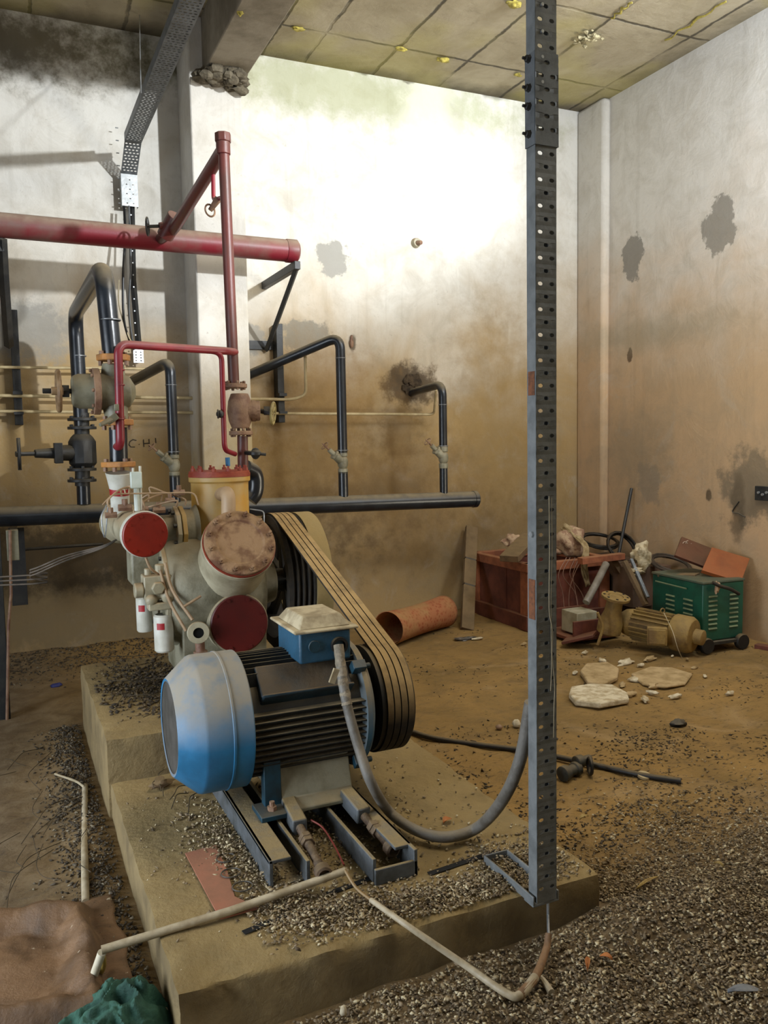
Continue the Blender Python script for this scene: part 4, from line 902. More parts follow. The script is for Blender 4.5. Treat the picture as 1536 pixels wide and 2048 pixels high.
cc_ = [P(742, 1800, z=.19), P(820, 1855, z=.185), P(930, 1930, z=.1), P(1010, 1985, z=.075), P(1040, 1990, z=.07), P(1070, 1955, z=.07), P(1092, 1900, z=.075), P(1097, 1868, z=.10)]
cv_ = thing('ground_conduit', 'mud-stained pale conduit running down off the pad front and hooking up to the steel post', 'conduit', cc_[3])
B().tube(spline(cc_[:6], 7), lambda t: .0075 + .005 * t, 12).obj('conduit_run', m_pvc, cv_, ang=60)
B().tube(spline(cc_[4:], 6), lambda t: .0125 - .003 * t, 12).obj('hooked_end', M('muddy_pvc', '8a6a4a', '6b5138', .6, scale=20, bump=.4), cv_, ang=60)
B().tube([P(1097, 1868, z=.10), P(1096, 1830, y=1.93), P(1096, 1798, y=1.93)], .004, 8).obj('bare_wire', m_zinc, cv_)
B().tube(spline([P(1068, 1945, z=.075), P(1085, 1958, z=.06), P(1103, 1985, z=.055)], 5), lambda t: .004 + .006 * t, 8).obj('frayed_strip', m_pvc, cv_)
wire('cable', [P(622, 1640, z=.26), P(645, 1655, z=.25), P(668, 1690, z=.235), P(688, 1730, z=.225)], .003, M('red_wire', '6e2418', bump=0), 'thin dark red wire curling beside the left adjusting screw', 'cable')
wire('cable', [P(690, 1740, z=.228), P(712, 1775, z=.20), P(742, 1800, z=.19)], .005, M('yellow_wire', '8f7448', bump=0), 'short tan cable joining the two plastic conduits on the pad', 'cable')
# dark cable bundle at the left edge by the compressor
for k in range(3):
    wire('cable', [Vector((-2.9, 4.9, .9 + .03 * k)), P(-20, 1155 + 8 * k, y=4.4), P(60, 1140 + 6 * k, y=4.3), P(130, 1112 + 5 * k, y=4.2), P(205, 1092 + 2 * k, y=4.1), P(240, 1075, y=4.1)], .004, M('dusty_cable', '5f554a', '3f382f', .7, bump=0), 'dusty cable sagging from the left edge to the compressor, ' + ('uppermost', 'middle', 'lowest')[k] + ' of three', 'cable', group='cables to the compressor')
wire('cable', [P(213, 1010, y=4.0), P(203, 1035, y=3.98), P(210, 1075, y=3.98), P(216, 1010, y=4.0)], .003, m_zinc, 'thin grey looped cable left of the red strainer cover', 'cable')
# dark frame upright at far left edge
fr = thing('panel_frame', 'dark steel frame upright cut by the left edge of the picture, standing on the floor', 'frame', P(5, 1440, z=0))
yf = P(10, 1440, z=0).y
B().bb((P(-26, 1200, y=yf).x, yf, 0), (P(8, 1200, y=yf).x, yf + .05, P(5, 1020, y=yf).z)).obj('upright', m_bdull, fr, bevel=.003)
B().tube([P(14, 1440, y=yf - .01), P(17, 1250, y=yf - .01), P(22, 1190, y=yf - .01), P(20, 1060, y=yf - .01)], .008, 8).obj('edge_rod', m_brown, fr)
B().bb(P(15, 1122, y=yf), P(36, 1060, y=yf) + Vector((0, .05, 0))).obj('bracket_box', m_green, fr, bevel=.003)
# black hose on the floor with coupling and washer
m_hose = M('black_hose', '16171a', '222224', .45, scale=20, bump=.1, dust=.6, dc='7d6b48', dr=(.4, 1))
hs_ = [P(812, 1460, z=.02), P(870, 1477, z=.02), P(960, 1490, z=.02), P(1060, 1503, z=.02), P(1180, 1528, z=.02), P(1280, 1550, z=.02), P(1362, 1562, z=.02)]
hb = thing('floor_hose', 'black hose lying across the dusty floor behind the steel post', 'hose', hs_[3])
B().tube(spline(hs_, 6), .013, 12).obj('hose_run', m_hose, hb, ang=60)
cp = thing('hose_coupling', 'dark metal hose coupling lying just right of the steel post', 'coupling', P(1150, 1560, z=0))
m_cpl = M('dark_coupling', '3b4244', '2a2c2b', .45, .2, scale=20, bump=.2, dust=.5, dc='7d6b48')
c = P(1142, 1545, z=.035)
B().lathe([(.02, 0), (.034, .005), (.034, .035), (.024, .04), (.024, .08), (.032, .085), (.032, .11), (.02, .115)], c + Vector((-.05, 0, 0)), (1, .25, 0), 18).obj('coupling_body', m_cpl, cp, bevel=.002)
c = P(1150, 1525, z=.06)
B().lathe([(.018, 0), (.028, .005), (.028, .04), (.018, .045), (.018, .09)], c, (1, .1, .0), 16).obj('upper_coupling', m_cpl, cp, bevel=.002)
c = P(1180, 1532, z=.05); B().tube([c + Vector((.012 * math.cos(t), .03 * math.cos(t), .035 * math.sin(t))) for t in [i * math.pi / 8 for i in range(16)]], .008, 8, closed=True).obj('clamp_ring', m_hose, cp)
c = P(1288, 1553, z=.014); o = B().lathe([(.016, 0), (.030, 0), (.030, .01), (.016, .01), (.016, 0)], c, (0, -.2, 1), 20, cap=False).obj('washer', m_line); tag(o, 'pale rusty washer on the floor beside the black hose', 'washer')
# ================================================================ red gasket sheet on the pad
gs = [P(370, 1708, z=.17), P(432, 1692, z=.17), P(452, 1735, z=.17), P(470, 1795, z=.17), P(520, 1818, z=.17), P(440, 1840, z=.17)]
o = B().prism(gs, (0, 0, .004)).obj('gasket_sheet', M('faded_red_sheet', '9c5d48', '8a4f3d', .7, scale=14, bump=.1, dust=.35, dc='8f7a5c'), bevel=.001); tag(o, 'faded red rubber gasket sheet lying flat on the pad', 'sheet')
for k, (px, py__) in enumerate(((452, 1718), (462, 1748), (485, 1775))):
    c = P(px, py__, z=.174); o = B().tube([c + Vector((.03 * math.cos(t), .028 * math.sin(t), .004)) for t in [i * math.pi / 12 for i in range(24)]], .0022, 6, closed=True).obj('wire_ring', m_bdull)
    tag(o, 'thin dark wire ring by the red sheet, ' + ('farthest', 'middle', 'nearest')[k] + ' of three', 'ring', 'wire rings by the red sheet')
# narrow black slots cast into the pad, with their steel lips
for k, (a, c_, lb_) in enumerate(((P(487, 1866, z=.167), P(580, 1826, z=.167), 'narrow black slot in the pad in front of the red sheet'), (P(655, 1788, z=.167), P(765, 1748, z=.167), 'narrow black slot in the pad below the rusty screws'), (P(858, 1748, z=.167), P(995, 1702, z=.167), 'narrow black slot in the pad between conduit and steel post'))):
    d = (c_ - a).normalized(); s = Vector((-d.y, d.x, 0)) * .011
    o = B().prism([a - s, c_ - s, c_ + s, a + s], (0, 0, .0015)).obj('pad_slot', m_void); tag(o, lb_, 'slot', 'slots in the pad'); 
# ================================================================ junk in the back right corner
m_wood = M('grey_brown_wood', '6d573c', '55432d', .8, scale=9, bump=.4, dust=.4, dc='8a7650')
m_rwood = M('red_brown_crate', '6d3a2a', '53291e', .7, scale=7, bump=.25, dust=.35, dc='8a6a4a')
m_rwood2 = M('light_crate_rail', '9a5c3c', '7c482f', .7, scale=9, bump=.25, dust=.4, dc='9b7a55')
m_orwood = M('orange_panel', '8f4a1e', '7a3c18', .5, scale=5, bump=.1, dust=.2, dc='8a6a45')
m_yiron = M('yellowed_iron', '8a703a', '6e5630', .65, scale=11, bump=.4, dust=.5, dc='8f7848')
m_gweld = M('green_enamel', '14513f', '0f3f33', .4, scale=6, bump=.05, dust=.35, dc='5e5f48', dr=(.5, 1))
m_cloth = M('pale_cloth', 'b49a7c', '8f6f58', .9, scale=22, bump=.5, con=(.45, .55))
m_foam = M('orange_roll', '9c5b3c', '8a4f36', .8, scale=16, bump=.3, dust=.25, dc='a08458')
# plank leaning on the wall, with saw cuts
pk = thing('wooden_plank', 'grey-brown wooden plank leaning upright against the wall left of the crate', 'plank', P(934, 1258, z=0))
A, Z_ = P(934, 1260, z=0), P(943, 1055, y=6.24)
d = (Z_ - A).normalized(); s_ = Vector((1, 0, 0)); s_ = (s_ - d * s_.dot(d)).normalized(); n_ = s_.cross(d)
R = Matrix((s_, n_, d)).transposed(); L = (Z_ - A).length
A = A + Vector((0, 0, .0))
t0 = 0
for a, c in ((0, .40), (.412, .655), (.667, 1)):
    B().box(A + d * L * (a + c) / 2 - n_ * .0, (.105, .04, L * (c - a)), R).obj('board_section', m_wood, pk, bevel=.003)
b = B().box(A + d * L * .5 + n_ * .012, (.09, .015, L * .98), R); b.obj('backing_strip', m_bdull, pk)
for k in (.28, .46, .52, .8): c = A + d * L * k - n_ * .0205; c = c if (c.y < A.y + 9) else c; B().cyl(c, c - n_ * -.002, .007, n=10).obj('screw_hole', m_void, pk)
# rolled sheet
ro = thing('rolled_sheet', 'rolled orange-brown patterned rubber sheet lying against the wall by the belts', 'roll', P(830, 1270, z=0))
c0, c1 = P(772, 1258, z=.135), P(888, 1222, z=.125)
dd = (c1 - c0); dn = dd.normalized(); _, u_, w_ = frame(dn)
m_ = bmesh.new(); rows = []; N = 56; K = 22
for j in range(K + 1):
    row = []
    for i in range(N + 1):
        t = i / N * (2 * math.pi * 1.35) + 1.2; rr = .118 + .013 * i / N
        sq = 1 - .12 * math.sin(j / K * math.pi) 
        p = c0 + dd * (j / K) + (u_ * math.cos(t) + w_ * math.sin(t) * sq) * rr
        p += dn * (.06 * (i / N) if j == 0 else 0)
        row.append(m_.verts.new(p))
    rows.append(row)
for j in range(K):
    for i in range(N): m_.faces.new((rows[j][i], rows[j][i + 1], rows[j + 1][i + 1], rows[j + 1][i]))
mm, nt, bb_, g = newmat('patterned_sheet'); pos = g.outputs['Position']
v = nt.add('ShaderNodeTexVoronoi'); v.inputs['Scale'].default_value = 38; nt.l.new(pos, v.inputs['Vector'])
col = nt.mix(nt.mr(v.outputs['Distance'], .25, .5), lin('94502f'), lin('a56a45')); col = nt.mix(nt.mr(nt.noise(pos, 6, 5), .45, .65, 0, .6), col, lin('a58a58'))
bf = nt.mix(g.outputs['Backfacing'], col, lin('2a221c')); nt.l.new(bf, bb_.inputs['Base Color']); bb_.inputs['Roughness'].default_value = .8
q_ = B(); q_.m.free(); q_.m = m_; o = q_.obj('sheet_roll', mm, ro, ang=60, solid=.004)
# ---- crate
cr = thing('wooden_crate', 'red-brown panelled wooden crate heaped with rags and coils against the back wall', 'crate', (3.95, 5.7, 0))
x0, x1, y0, y1, zt = 3.62, 4.42, 5.34, 6.18, .53
b = B()
b.bb((x0 + .02, y0 + .02, .03), (x1 - .02, y0 + .04, zt - .06)).bb((x0 + .02, y1 - .04, .03), (x1 - .02, y1 - .02, zt - .06)).bb((x0 + .02, y0 + .02, .03), (x0 + .04, y1 - .02, zt - .06)).bb((x1 - .04, y0 + .02, .03), (x1 - .02, y1 - .02, zt - .06)).bb((x0 + .02, y0 + .02, .03), (x1 - .02, y1 - .02, .06)); b.obj('panel', m_rwood, cr)
for (a, c) in (((x0, y0), (x0 + .10, y0 + .10)), ((x1 - .1, y0), (x1, y0 + .1)), ((x0, y1 - .1), (x0 + .1, y1)), ((x1 - .1, y1 - .1), (x1, y1))):
    B().bb((a[0], a[1], .10), (c[0], c[1], zt - .07)).obj('corner_post', m_rwood2, cr, bevel=.004)
for (lo, hi) in (((x0 - .01, y0 - .012, zt - .07), (x1 + .01, y0 + .05, zt)), ((x0 - .01, y0 - .01, zt - .07), (x0 + .05, y1 + .01, zt)), ((x1 - .05, y0 - .01, zt - .07), (x1 + .01, y1 + .01, zt)), ((x0 - .01, y1 - .05, zt - .07), (x1 + .01, y1 + .01, zt))):
    B().bb(lo, hi).obj('top_rail', m_rwood2, cr, bevel=.005)
for (lo, hi) in (((x0 - .012, y0 - .014, 0), (x1 + .012, y0 + .03, .12)), ((x0 - .014, y0 - .01, 0), (x0 + .03, y1 + .01, .12))): B().bb(lo, hi).obj('plinth_board', m_rwood, cr, bevel=.005)
B().bb((x0 + .014, y0 + .32, .12), (x0 + .024, y1 - .32, zt - .07)).obj('divider', m_rwood, cr)
def blob(name, c, r, sc, mat, label, cat, seed, wob=.6, n=28, rot=None, group=None):
    o = B().sph(c, r, sc, n, wob, rot, seed).obj(name, mat, ang=70); return tag(o, label, cat, group)
def drape(name, pts, w, mat, label, cat, seed, folds=.012):
    """a strip of cloth following pts, rumpled"""
    sp2 = spline(pts, 8); m_ = bmesh.new(); rows = []; K = 8
    for i, p in enumerate(sp2):
        t = (sp2[min(i + 1, len(sp2) - 1)] - sp2[max(i - 1, 0)]).normalized(); s = t.cross(Vector((0, -1, .3))).normalized(); nn = s.cross(t)
        rows.append([m_.verts.new(p + s * w * (k / K - .5) * (1 + .3 * noise.noise(p * 9 + Vector((seed, 0, 0)))) + nn * folds * 2.2 * noise.noise(Vector((k * .9, i * .25, seed)))) for k in range(K + 1)])
    for i in range(len(rows) - 1):
        for k in range(K): m_.faces.new((rows[i][k], rows[i][k + 1], rows[i + 1][k + 1], rows[i + 1][k]))
    q_ = B(); q_.m.free(); q_.m = m_; return tag(q_.obj(name, mat, ang=80, solid=.004), label, cat)
# boards across the crate
def board(name, a, c, w, th, mat, label, cat='board', up=Vector((0, 0, 1)), group=None):
    d = (c - a); L = d.length; d.normalize(); s = d.cross(up).normalized(); n = s.cross(d)
    o = B().box((a + c) / 2, (w, L, th), Matrix((s, d, n)).transposed()).obj(name, mat, bevel=.003); return tag(o, label, cat, group)
board('bark_board', P(1018, 1118, y=5.36), P(1062, 1072, y=5.7), .15, .05, m_wood, 'dark brown rough board lying across the left rim of the crate')
blob('rag', P(1030, 1082, y=5.75), .09, (1.0, .8, .7), m_cloth, 'small white patterned rag on the left of the crate', 'rag', 3)
blob('rag_bundle', P(1140, 1082, y=5.5), .13, (1.0, .8, .95), m_cloth, 'bulging floral rag bundle on the crate just right of the steel post', 'rag bundle', 8, .35)
blob('rag', P(1098, 1098, y=5.6), .12, (1.4, .8, .5), m_cloth, 'flattened rag behind the steel post on the crate', 'rag', 12, .7)
drape('scarf', [P(1125, 1052, y=5.5), P(1150, 1068, y=5.42), P(1172, 1098, y=5.30), P(1168, 1130, y=5.28), P(1176, 1172, y=5.28)], .06, M('cream_scarf', 'a8956f', '8a7550', .9, scale=30, bump=.4), 'cream fringed scarf hanging over the front of the crate', 'scarf', 4)
for k, (x_, e_) in enumerate(((1150, 1195), (1158, 1180), (1140, 1178), (1133, 1150), (1166, 1160))):
    wire('string', [P(x_, 1115, y=5.32), P(x_ - 10 - 2 * k, 1150, y=5.30), P(e_ - 30 + 2 * k, 1190, y=5.30), P(e_ - 20, 1240 + 5 * k, y=5.26)], .003, M('pinkish_string', '8c6a58', bump=0), 'thin pinkish string hanging down the crate front', 'string', group='strings on the crate front')
m_coil = M('black_coil', '12110f', '1d1a16', .6, scale=20, bump=0, dust=.4, dc='5e4d33')
def coil(name, c, R_, r, turns, label, axis=(0, -.5, 1), mat=None, seed=0, sc=1.0):
    a, u, w = frame(axis); pts = []
    for i in range(turns * 20):
        t = 2 * math.pi * i / 20; k = R_ * (1 + .22 * noise.noise(Vector((i * .11, seed, 0)))); pts.append(Vector(c) + (u * math.cos(t) + w * math.sin(t) * sc) * k + a * .03 * noise.noise(Vector((i * .07, seed, 5))))
    o = B().tube(pts, r, 6).obj(name, mat or m_coil, ang=60); return tag(o, label, 'cable coil')
coil('cable_coil', P(1245, 1095, y=5.5), .14, .010, 6, 'black tangled cable coil on the crate in front of the iron rod', (0, -.8, .6), seed=2)
coil('cable_coil', P(1200, 1082, y=5.75), .15, .010, 5, 'dark cable coil on the crate right of the rag bundle', (0, -.3, 1), seed=7)
coil('cable_coil', P(1340, 1128, y=5.0), .15, .010, 6, 'grey-brown cable coil between plastic bag and green welding set', (0, -.35, 1), M('brown_coil', '4a3d30', '332a20', .7, scale=20, bump=0), 9)
coil('cable_coil', P(1290, 1098, y=5.6), .11, .009, 4, 'small dark coil behind the plastic bag', (.2, -.7, .6), seed=13)
o = B().bb((4.45, 5.32, 0), (4.84, 5.9, .47)).obj('cardboard_box', M('dark_card', '54402f', '42311f', .85, scale=5, bump=.1), bevel=.003); tag(o, 'dark carton under the cable coils, between crate and right wall', 'box')
# iron rod and the grey conduit leaning on the right wall
wire('iron_rod', [P(1236, 1115, y=5.5), P(1236, 1115, y=5.5).lerp(P(1263, 977, x=4.86), .5), P(1263, 977, x=4.86)], .014, m_bdull, 'straight dark iron rod leaning in the corner behind the cable coil', 'rod', 10, 3)
# wooden block + diagonal timber + PVC tube
board('wooden_block', P(1160, 1122, y=5.2), P(1245, 1112, y=5.18), .07, .05, m_rwood2, 'short pale wooden block on the right front rim of the crate', 'block')
board('wooden_block', P(1218, 1118, y=5.26), P(1238, 1150, y=5.26), .13, .05, m_wood, 'brown square wooden block propped above the grey plastic tube', 'block')
board('timber', P(1248, 1122, y=4.98), P(1292, 1210, y=4.8), .05, .03, m_wood, 'brown timber batten sloping down behind the flanged pump', 'timber')
board('timber', P(1262, 1118, y=5.0), P(1296, 1195, y=4.78), .025, .02, m_steel, 'narrow grey metal strip sloping beside the brown batten', 'strip')
wire('plastic_tube', [P(1172, 1205, y=4.95), P(1192, 1168, y=5.0), P(1212, 1128, y=5.1)], .028, M('grey_tube', '827b70', '6b6356', .5, bump=.1), 'grey plastic tube leaning on the crate front', 'tube', 16, 3)
blob('plastic_bag', P(1282, 1112, y=5.0), .10, (.8, .5, 1.0), M('dirty_bag', 'c2b494', '8d7a55', .6, scale=25, bump=.6, con=(.45, .6)), 'crumpled dirty white plastic bag beside the cable coil', 'bag', 21, .9)
blob('plastic_bag', P(1274, 1142, y=4.95), .045, (1.4, .8, .6), M('dirty_bag', 'c2b494'), 'small knotted white bag end under the larger crumpled bag', 'bag', 25, .8, 16)
o = B().bb(P(1266, 1216, y=5.04), Vector((4.78, 5.28, P(1300, 1134, y=5.04).z))).obj('cardboard_box', M('brown_card', '6b5240', '58432f', .85, scale=5, bump=.1), bevel=.003); tag(o, 'brown cardboard box left of the green welding set', 'box')
# white plastic box and the crate-side drawer
ca = P(1150, 1218, y=4.86); o = B().bb((ca.x + .02, 4.86, .06), (ca.x + .2, 5.05, .22)).obj('white_box', M('white_box', 'a9a48e', '8f8970', .5, bump=.1), bevel=.006); tag(o, 'small off-white box between crate and flanged pump', 'box')
b = thing('open_drawer', 'dark red-brown open drawer tipped on the floor in front of the crate', 'drawer', (3.70, 4.95, 0))
e0 = P(1132, 1285, z=0); 
B().bb((e0.x, 4.82, .02), (e0.x + .42, 5.22, .045)).obj('base', m_rwood, b, bevel=.003)
B().bb((e0.x, 4.82, .045), (e0.x + .42, 4.84, .17)).obj('side', m_rwood, b, bevel=.003); B().bb((e0.x, 5.2, .045), (e0.x + .42, 5.22, .19)).obj('side', m_rwood, b, bevel=.003)
board('thin_board', P(1128, 1282, z=.03), P(1190, 1268, z=.10), .16, .02, m_rwood, 'thin red-brown board slanting toward the pump on the floor')
# ---- flanged pump with its motor, lying on the floor
pu = thing('flanged_pump', 'yellowed pump and motor with big round flange, lying before the welding set', 'pump', P(1290, 1305, z=0))
yb = P(1230, 1300, z=0.0).y
ft = P(1232, 1192, y=yb); up = Vector((.05, -.22, .97)).normalized()
B().lathe([(.052, -.02), (.098, -.02), (.1, 0), (.058, .004), (.052, .0), (.052, -.02)], ft, up, 36, cap=False).obj('inlet_flange', m_yiron, pu, bevel=.002)
for i in range(8):
    a, u, w = frame(up); t = i * math.pi / 4 + .2; c = ft + (u * math.cos(t) + w * math.sin(t)) * .08; B().cyl(c + up * .0005, c + up * .004, .009, n=12).obj('bolt_hole', m_void, pu)
B().cyl(ft - up * .015, ft - up * .01, .052, n=24).obj('inlet_bore', m_void, pu)
bs = P(1212, 1290, y=yb); bs.z = .04
B().lathe([(.05, 0), (.055, -.04), (.06, -.12), (.085, -.20), (.085, -.27), (.05, -.29)], ft, up, 28).obj('pump_casing', m_yiron, pu, bevel=.004)
mc0 = P(1262, 1245, y=yb + .02); mc1 = P(1388, 1272, y=yb - .40); ad = (mc1 - mc0).normalized()
L = (mc1 - mc0).length
B().lathe([(.06, -.08), (.09, -.04), (.10, 0), (.10, .03), (.05, .03)], mc0, ad, 24).obj('bearing_frame', m_yiron, pu, bevel=.003)
B().lathe([(.10, .03), (.10, L * .72)], mc0, ad, 32).obj('motor_body', m_yiron, pu)
a, u, w = frame(ad); fb_ = B()
for i in range(22):
    t = i * 2 * math.pi / 22; rr = u * math.cos(t) + w * math.sin(t); fb_.box(mc0 + ad * (L * .38) + rr * .108, (.024, .006, L * .6), Matrix((rr, ad.cross(rr), ad)).transposed())
fb_.obj('cooling_fins', m_yiron, pu)
B().lathe([(.122, L * .70), (.127, L * .72), (.127, L * .94), (.11, L), (.05, L * 1.02)], mc0, ad, 36).obj('fan_cover', m_yiron, pu, bevel=.003)
B().lathe([(.052, L * 1.0), (.052, L * 1.14), (.03, L * 1.16)], mc0, ad, 24).obj('shaft_cover', m_yiron, pu, bevel=.003)
c = P(1314, 1272, y=yb - .32); o = B().box(c, (.13, .05, .12), RZ(-.7)).box(c + RZ(-.7) @ Vector((0, -.028, 0)), (.11, .01, .10), RZ(-.7)).obj('terminal_box', m_yiron, pu, bevel=.006)
c = P(1325, 1222, y=yb - .2); B().tube([c + Vector((.018 * math.cos(t), .0, .018 * math.sin(t))) for t in [i * math.pi / 8 for i in range(16)]], .005, 6, closed=True).obj('lifting_eye', m_yiron, pu)
wire('string', [P(1328, 1226, y=yb - .3), P(1345, 1262, y=yb - .42), P(1355, 1295, y=yb - .46), P(1365, 1318, z=.01)], .0022, m_string, 'thin string trailing over the pump motor to the floor', 'string')
B().tube(spline([P(1195, 1225, y=yb - .05), P(1205, 1255, y=yb - .06), P(1195, 1290, y=yb - .05)], 5), .01, 8).obj('drain_pipe', m_yiron, pu)
# ---- green welding set
we = thing('welding_set', 'green louvred welding set on wheels beside the right wall, panels on its top', 'welding machine', (4.42, 4.42, 0))
wr = RZ(math.radians(-3))
fc = Vector((4.29, 4.22, .08)); dx_ = wr @ Vector((1, 0, 0)); dy_ = wr @ Vector((0, 1, 0))
# left-facing side (towards -x) and the camera-facing side
WW, WD, WH = .36, .52, .40
o0 = fc
ctr = o0 + dx_ * WW / 2 + dy_ * WD / 2 + Vector((0, 0, WH / 2))
B().box(ctr, (WW, WD, WH), wr).obj('cabinet', m_gweld, we, bevel=.008)
B().box(ctr + Vector((0, 0, WH / 2 + .008)), (WW + .01, WD + .01, .016), wr).obj('top_plate', M('dusty_green_top', '4a5546', '5e5a44', .6, scale=8, bump=.1), we, bevel=.003)
lm = M('pale_louvre', '6f7d5e', '59664c', .5, bump=0)
for col_ in (.18, .36):
    for k in range(5): c = o0 - dx_ * .003 + dy_ * (WD - col_ - .02) + Vector((0, 0, .27 - k * .033)); B().box(c, (.008, .09, .012), wr @ RY(.5)).obj('side_louvre', lm, we)
for col_ in (.085, .27):
    for k in range(8): c = o0 - dy_ * .003 + dx_ * col_ + Vector((0, 0, .31 - k * .032)); B().box(c, (.075, .008, .012), wr @ RX(-.5)).obj('front_louvre', lm, we)
B().tube([o0 - dx_ * .02 + dy_ * .14 + Vector((0, 0, WH - .05)), o0 - dx_ * .02 + dy_ * .46 + Vector((0, 0, WH - .045))], .006, 8).obj('handle_bar', lm, we)
for (a_, c_) in ((.33, -.02), (.33, .54), (.02, .54), (.02, -.02)):
    c = o0 + dx_ * a_ + dy_ * c_; c.z = .055; B().lathe([(.02, -.02), (.05, -.02), (.055, -.012), (.055, .012), (.05, .02), (.02, .02)], c, dy_, 24, cap=True).obj('wheel', m_dark, we)
B().box(ctr - Vector((0, 0, WH / 2 + .012)), (WW - .06, WD + .06, .02), wr).obj('axle_frame', m_bdull, we)
# wooden panels on top of it
top = o0.z + WH + .016
def panel(px4, y4, th, name, mat, label, cat='panel'):
    pts = [P(*p, y=y) for p, y in zip(px4, y4)]
    n = (pts[1] - pts[0]).cross(pts[3] - pts[0]).normalized(); pts[2] = pts[1] + pts[3] - pts[0]
    n = n if n.y > 0 else -n
    return tag(B().prism(pts, n * th).obj(name, mat, bevel=.002), label, cat)
panel([(1350, 1110), (1422, 1138), (1437, 1098), (1364, 1073)], [4.55, 4.45, 4.6, 4.7], .02, 'wooden_board', M('dark_brown_panel', '4f2718', '3d1d12', .55, scale=7, bump=.1, dust=.3, dc='8a6a4a'), 'dark brown wooden panel with faded marks, tilted on the welding set')
panel([(1404, 1140), (1482, 1164), (1502, 1120), (1424, 1094)], [4.38, 4.22, 4.34, 4.5], .03, 'wooden_board', m_orwood, 'orange-brown wooden panel tilted on the right of the welding set')
lt = B(); pnl = bpy.data.objects['wooden_board']; WL['wooden_board'] = pnl.location.copy()
for k, (px, py_, s) in enumerate(((1370, 1088, 6), (1382, 1092, 4), (1390, 1099, 5), (1399, 1102, 4), (1408, 1106, 5), (1417, 1108, 5), (1376, 1086, 3))):
    c = P(px, py_, y=4.645); a0_ = k * 1.3; lt.tube([c + Vector((.022 * math.cos(t + a0_), 0, .018 * math.sin(t * (1 + k % 2) + a0_))) for t in [i * .5 for i in range(9)]], .003, 5)
lt.obj('faded_lettering', M('faded_marks', 'a89684', bump=0), pnl)
board('grey_board', P(1320, 1150, y=4.7), P(1395, 1150, y=4.45), .10, .02, m_wood, 'flat grey board on the front edge of the welding set')
blob('crumpled_paper', P(1434, 1176, y=4.17), .025, (.8, .5, 1.6), m_cloth, 'small crumpled pale paper hanging at the top of the welding set', 'paper', 31, .8, 12)
wire('cable', [P(1425, 1165, y=4.17), P(1440, 1172, y=4.15), P(1460, 1178, y=4.14), P(1478, 1188, y=4.14)], .012, m_coil, 'short black cable lying along the top edge of the welding set', 'cable', 8)
board('timber', P(1512, 1292, z=.02), P(1560, 1300, z=.02), .06, .035, m_rwood, 'reddish wooden batten on the floor at the right edge')
# ---- wall fixtures
lp = thing('lamp_socket', 'small cream lamp socket fixed high on the back wall', 'socket', P(832, 486, y=6.3))
c = P(832, 486, y=6.29); B().cyl(c + Vector((0, .01, 0)), c + Vector((0, -.03, 0)), .042, .034, 20).obj('base', m_cream, lp, bevel=.003)
B().cyl(c + Vector((0, -.03, -.005)), c + Vector((.012, -.07, -.01)), .02, .017, 14).obj('holder', m_brown, lp)
so = thing('wall_socket', 'broken electrical box in a crumbled hole at the right edge of the right wall', 'wall box', P(1525, 987, x=4.9))
a_ = P(1512, 1000, x=4.885); c_ = P(1545, 973, x=4.885)
B().bb((4.87, c_.y, a_.z), (4.9, a_.y, c_.z)).obj('box', m_bdull, so, bevel=.003)
for k in range(3): c = P(1518 + k * 8, 985 + (k % 2) * 4, x=4.865); B().cyl(c, c + Vector((-.012, 0, 0)), .009, n=8).obj('terminal', m_zinc, so)
wire('wall_cable', [P(1478, 1003, x=4.89), P(1465, 1023, x=4.89), P(1478, 1027, x=4.89), P(1490, 1034, x=4.89)], .004, m_bdull, 'short dark curl of cable on the right wall below the broken box', 'cable')
B_ = P(703, 685, y=6.29); blob('wall_plug_hole', B_, .035, (.5, .3, 1.5), m_brown, 'small brown plugged hole in the wall right of the black branch pipe', 'hole', 40, .5, 12)
# ---- yellow foam and rubble on the ceiling
m_fo = M('yellow_foam', 'a89a45', '7f7438', .8, scale=40, bump=.5)
for k, (px, py_, s, lb_) in enumerate(((480, 22, .03, 'yellow foam blob on the side of the ceiling beam'), (597, 58, .04, 'yellow foam tuft in the ceiling seam nearest the beam'), (803, 98, .035, 'yellow foam curl in the ceiling seam at the panel crossing'), (886, 120, .045, 'flat pale yellow foam tuft right of the ceiling panel crossing'), (1035, 150, .03, 'small yellow foam chip in the ceiling seam left of the post'), (1028, 8, .05, 'yellow foam streak at the top left of the steel post'))):
    if k == 0: c = P(px, py_, z=4.04)
    else: c = P(px, py_, z=4.385)
    blob('foam_tuft', c, s * .75, (1.5 if k != 0 else 1, .8, .5 if k else 1), m_fo, lb_, 'foam', 50 + k, .7, 16, group='foam tufts in the ceiling seams')
for (a, c, w_, lb_) in (((1330, 82), (1452, 2), .022, 'long yellow foam strip along the ceiling seam near the right wall'), ((1222, 38), (1264, 4), .022, 'short yellow foam strip in the ceiling seam right of the post')):
    pa, pc = P(*a, z=4.385), P(*c, z=4.385); pts = [pa.lerp(pc, t) + Vector((.012 * math.sin(t * 19), 0, .006 * math.cos(t * 23))) for t in [i / 12 for i in range(13)]]
    o = B().tube(pts, lambda t: w_ * (.25 + .6 * abs(noise.noise(Vector((t * 9, 2, w_ * 50))))), 8).obj('foam_strip', m_fo, ang=70); tag(o, lb_, 'foam')
c0 = P(1175, 76, z=4.37); b = B(); random.seed(5)
for i in range(26): b.sph(c0 + Vector((random.gauss(0, .045), random.gauss(0, .04), random.uniform(-.02, .02))), random.uniform(.008, .018), (1.4, 1, .7), 6, .6, seed=i)
tag(b.obj('mortar_crumbs', M('pale_crumbs', 'a39a7a', '6e6448', .9, scale=50, bump=.3)), 'cluster of pale crumbled mortar on the ceiling right of the post', 'mortar')
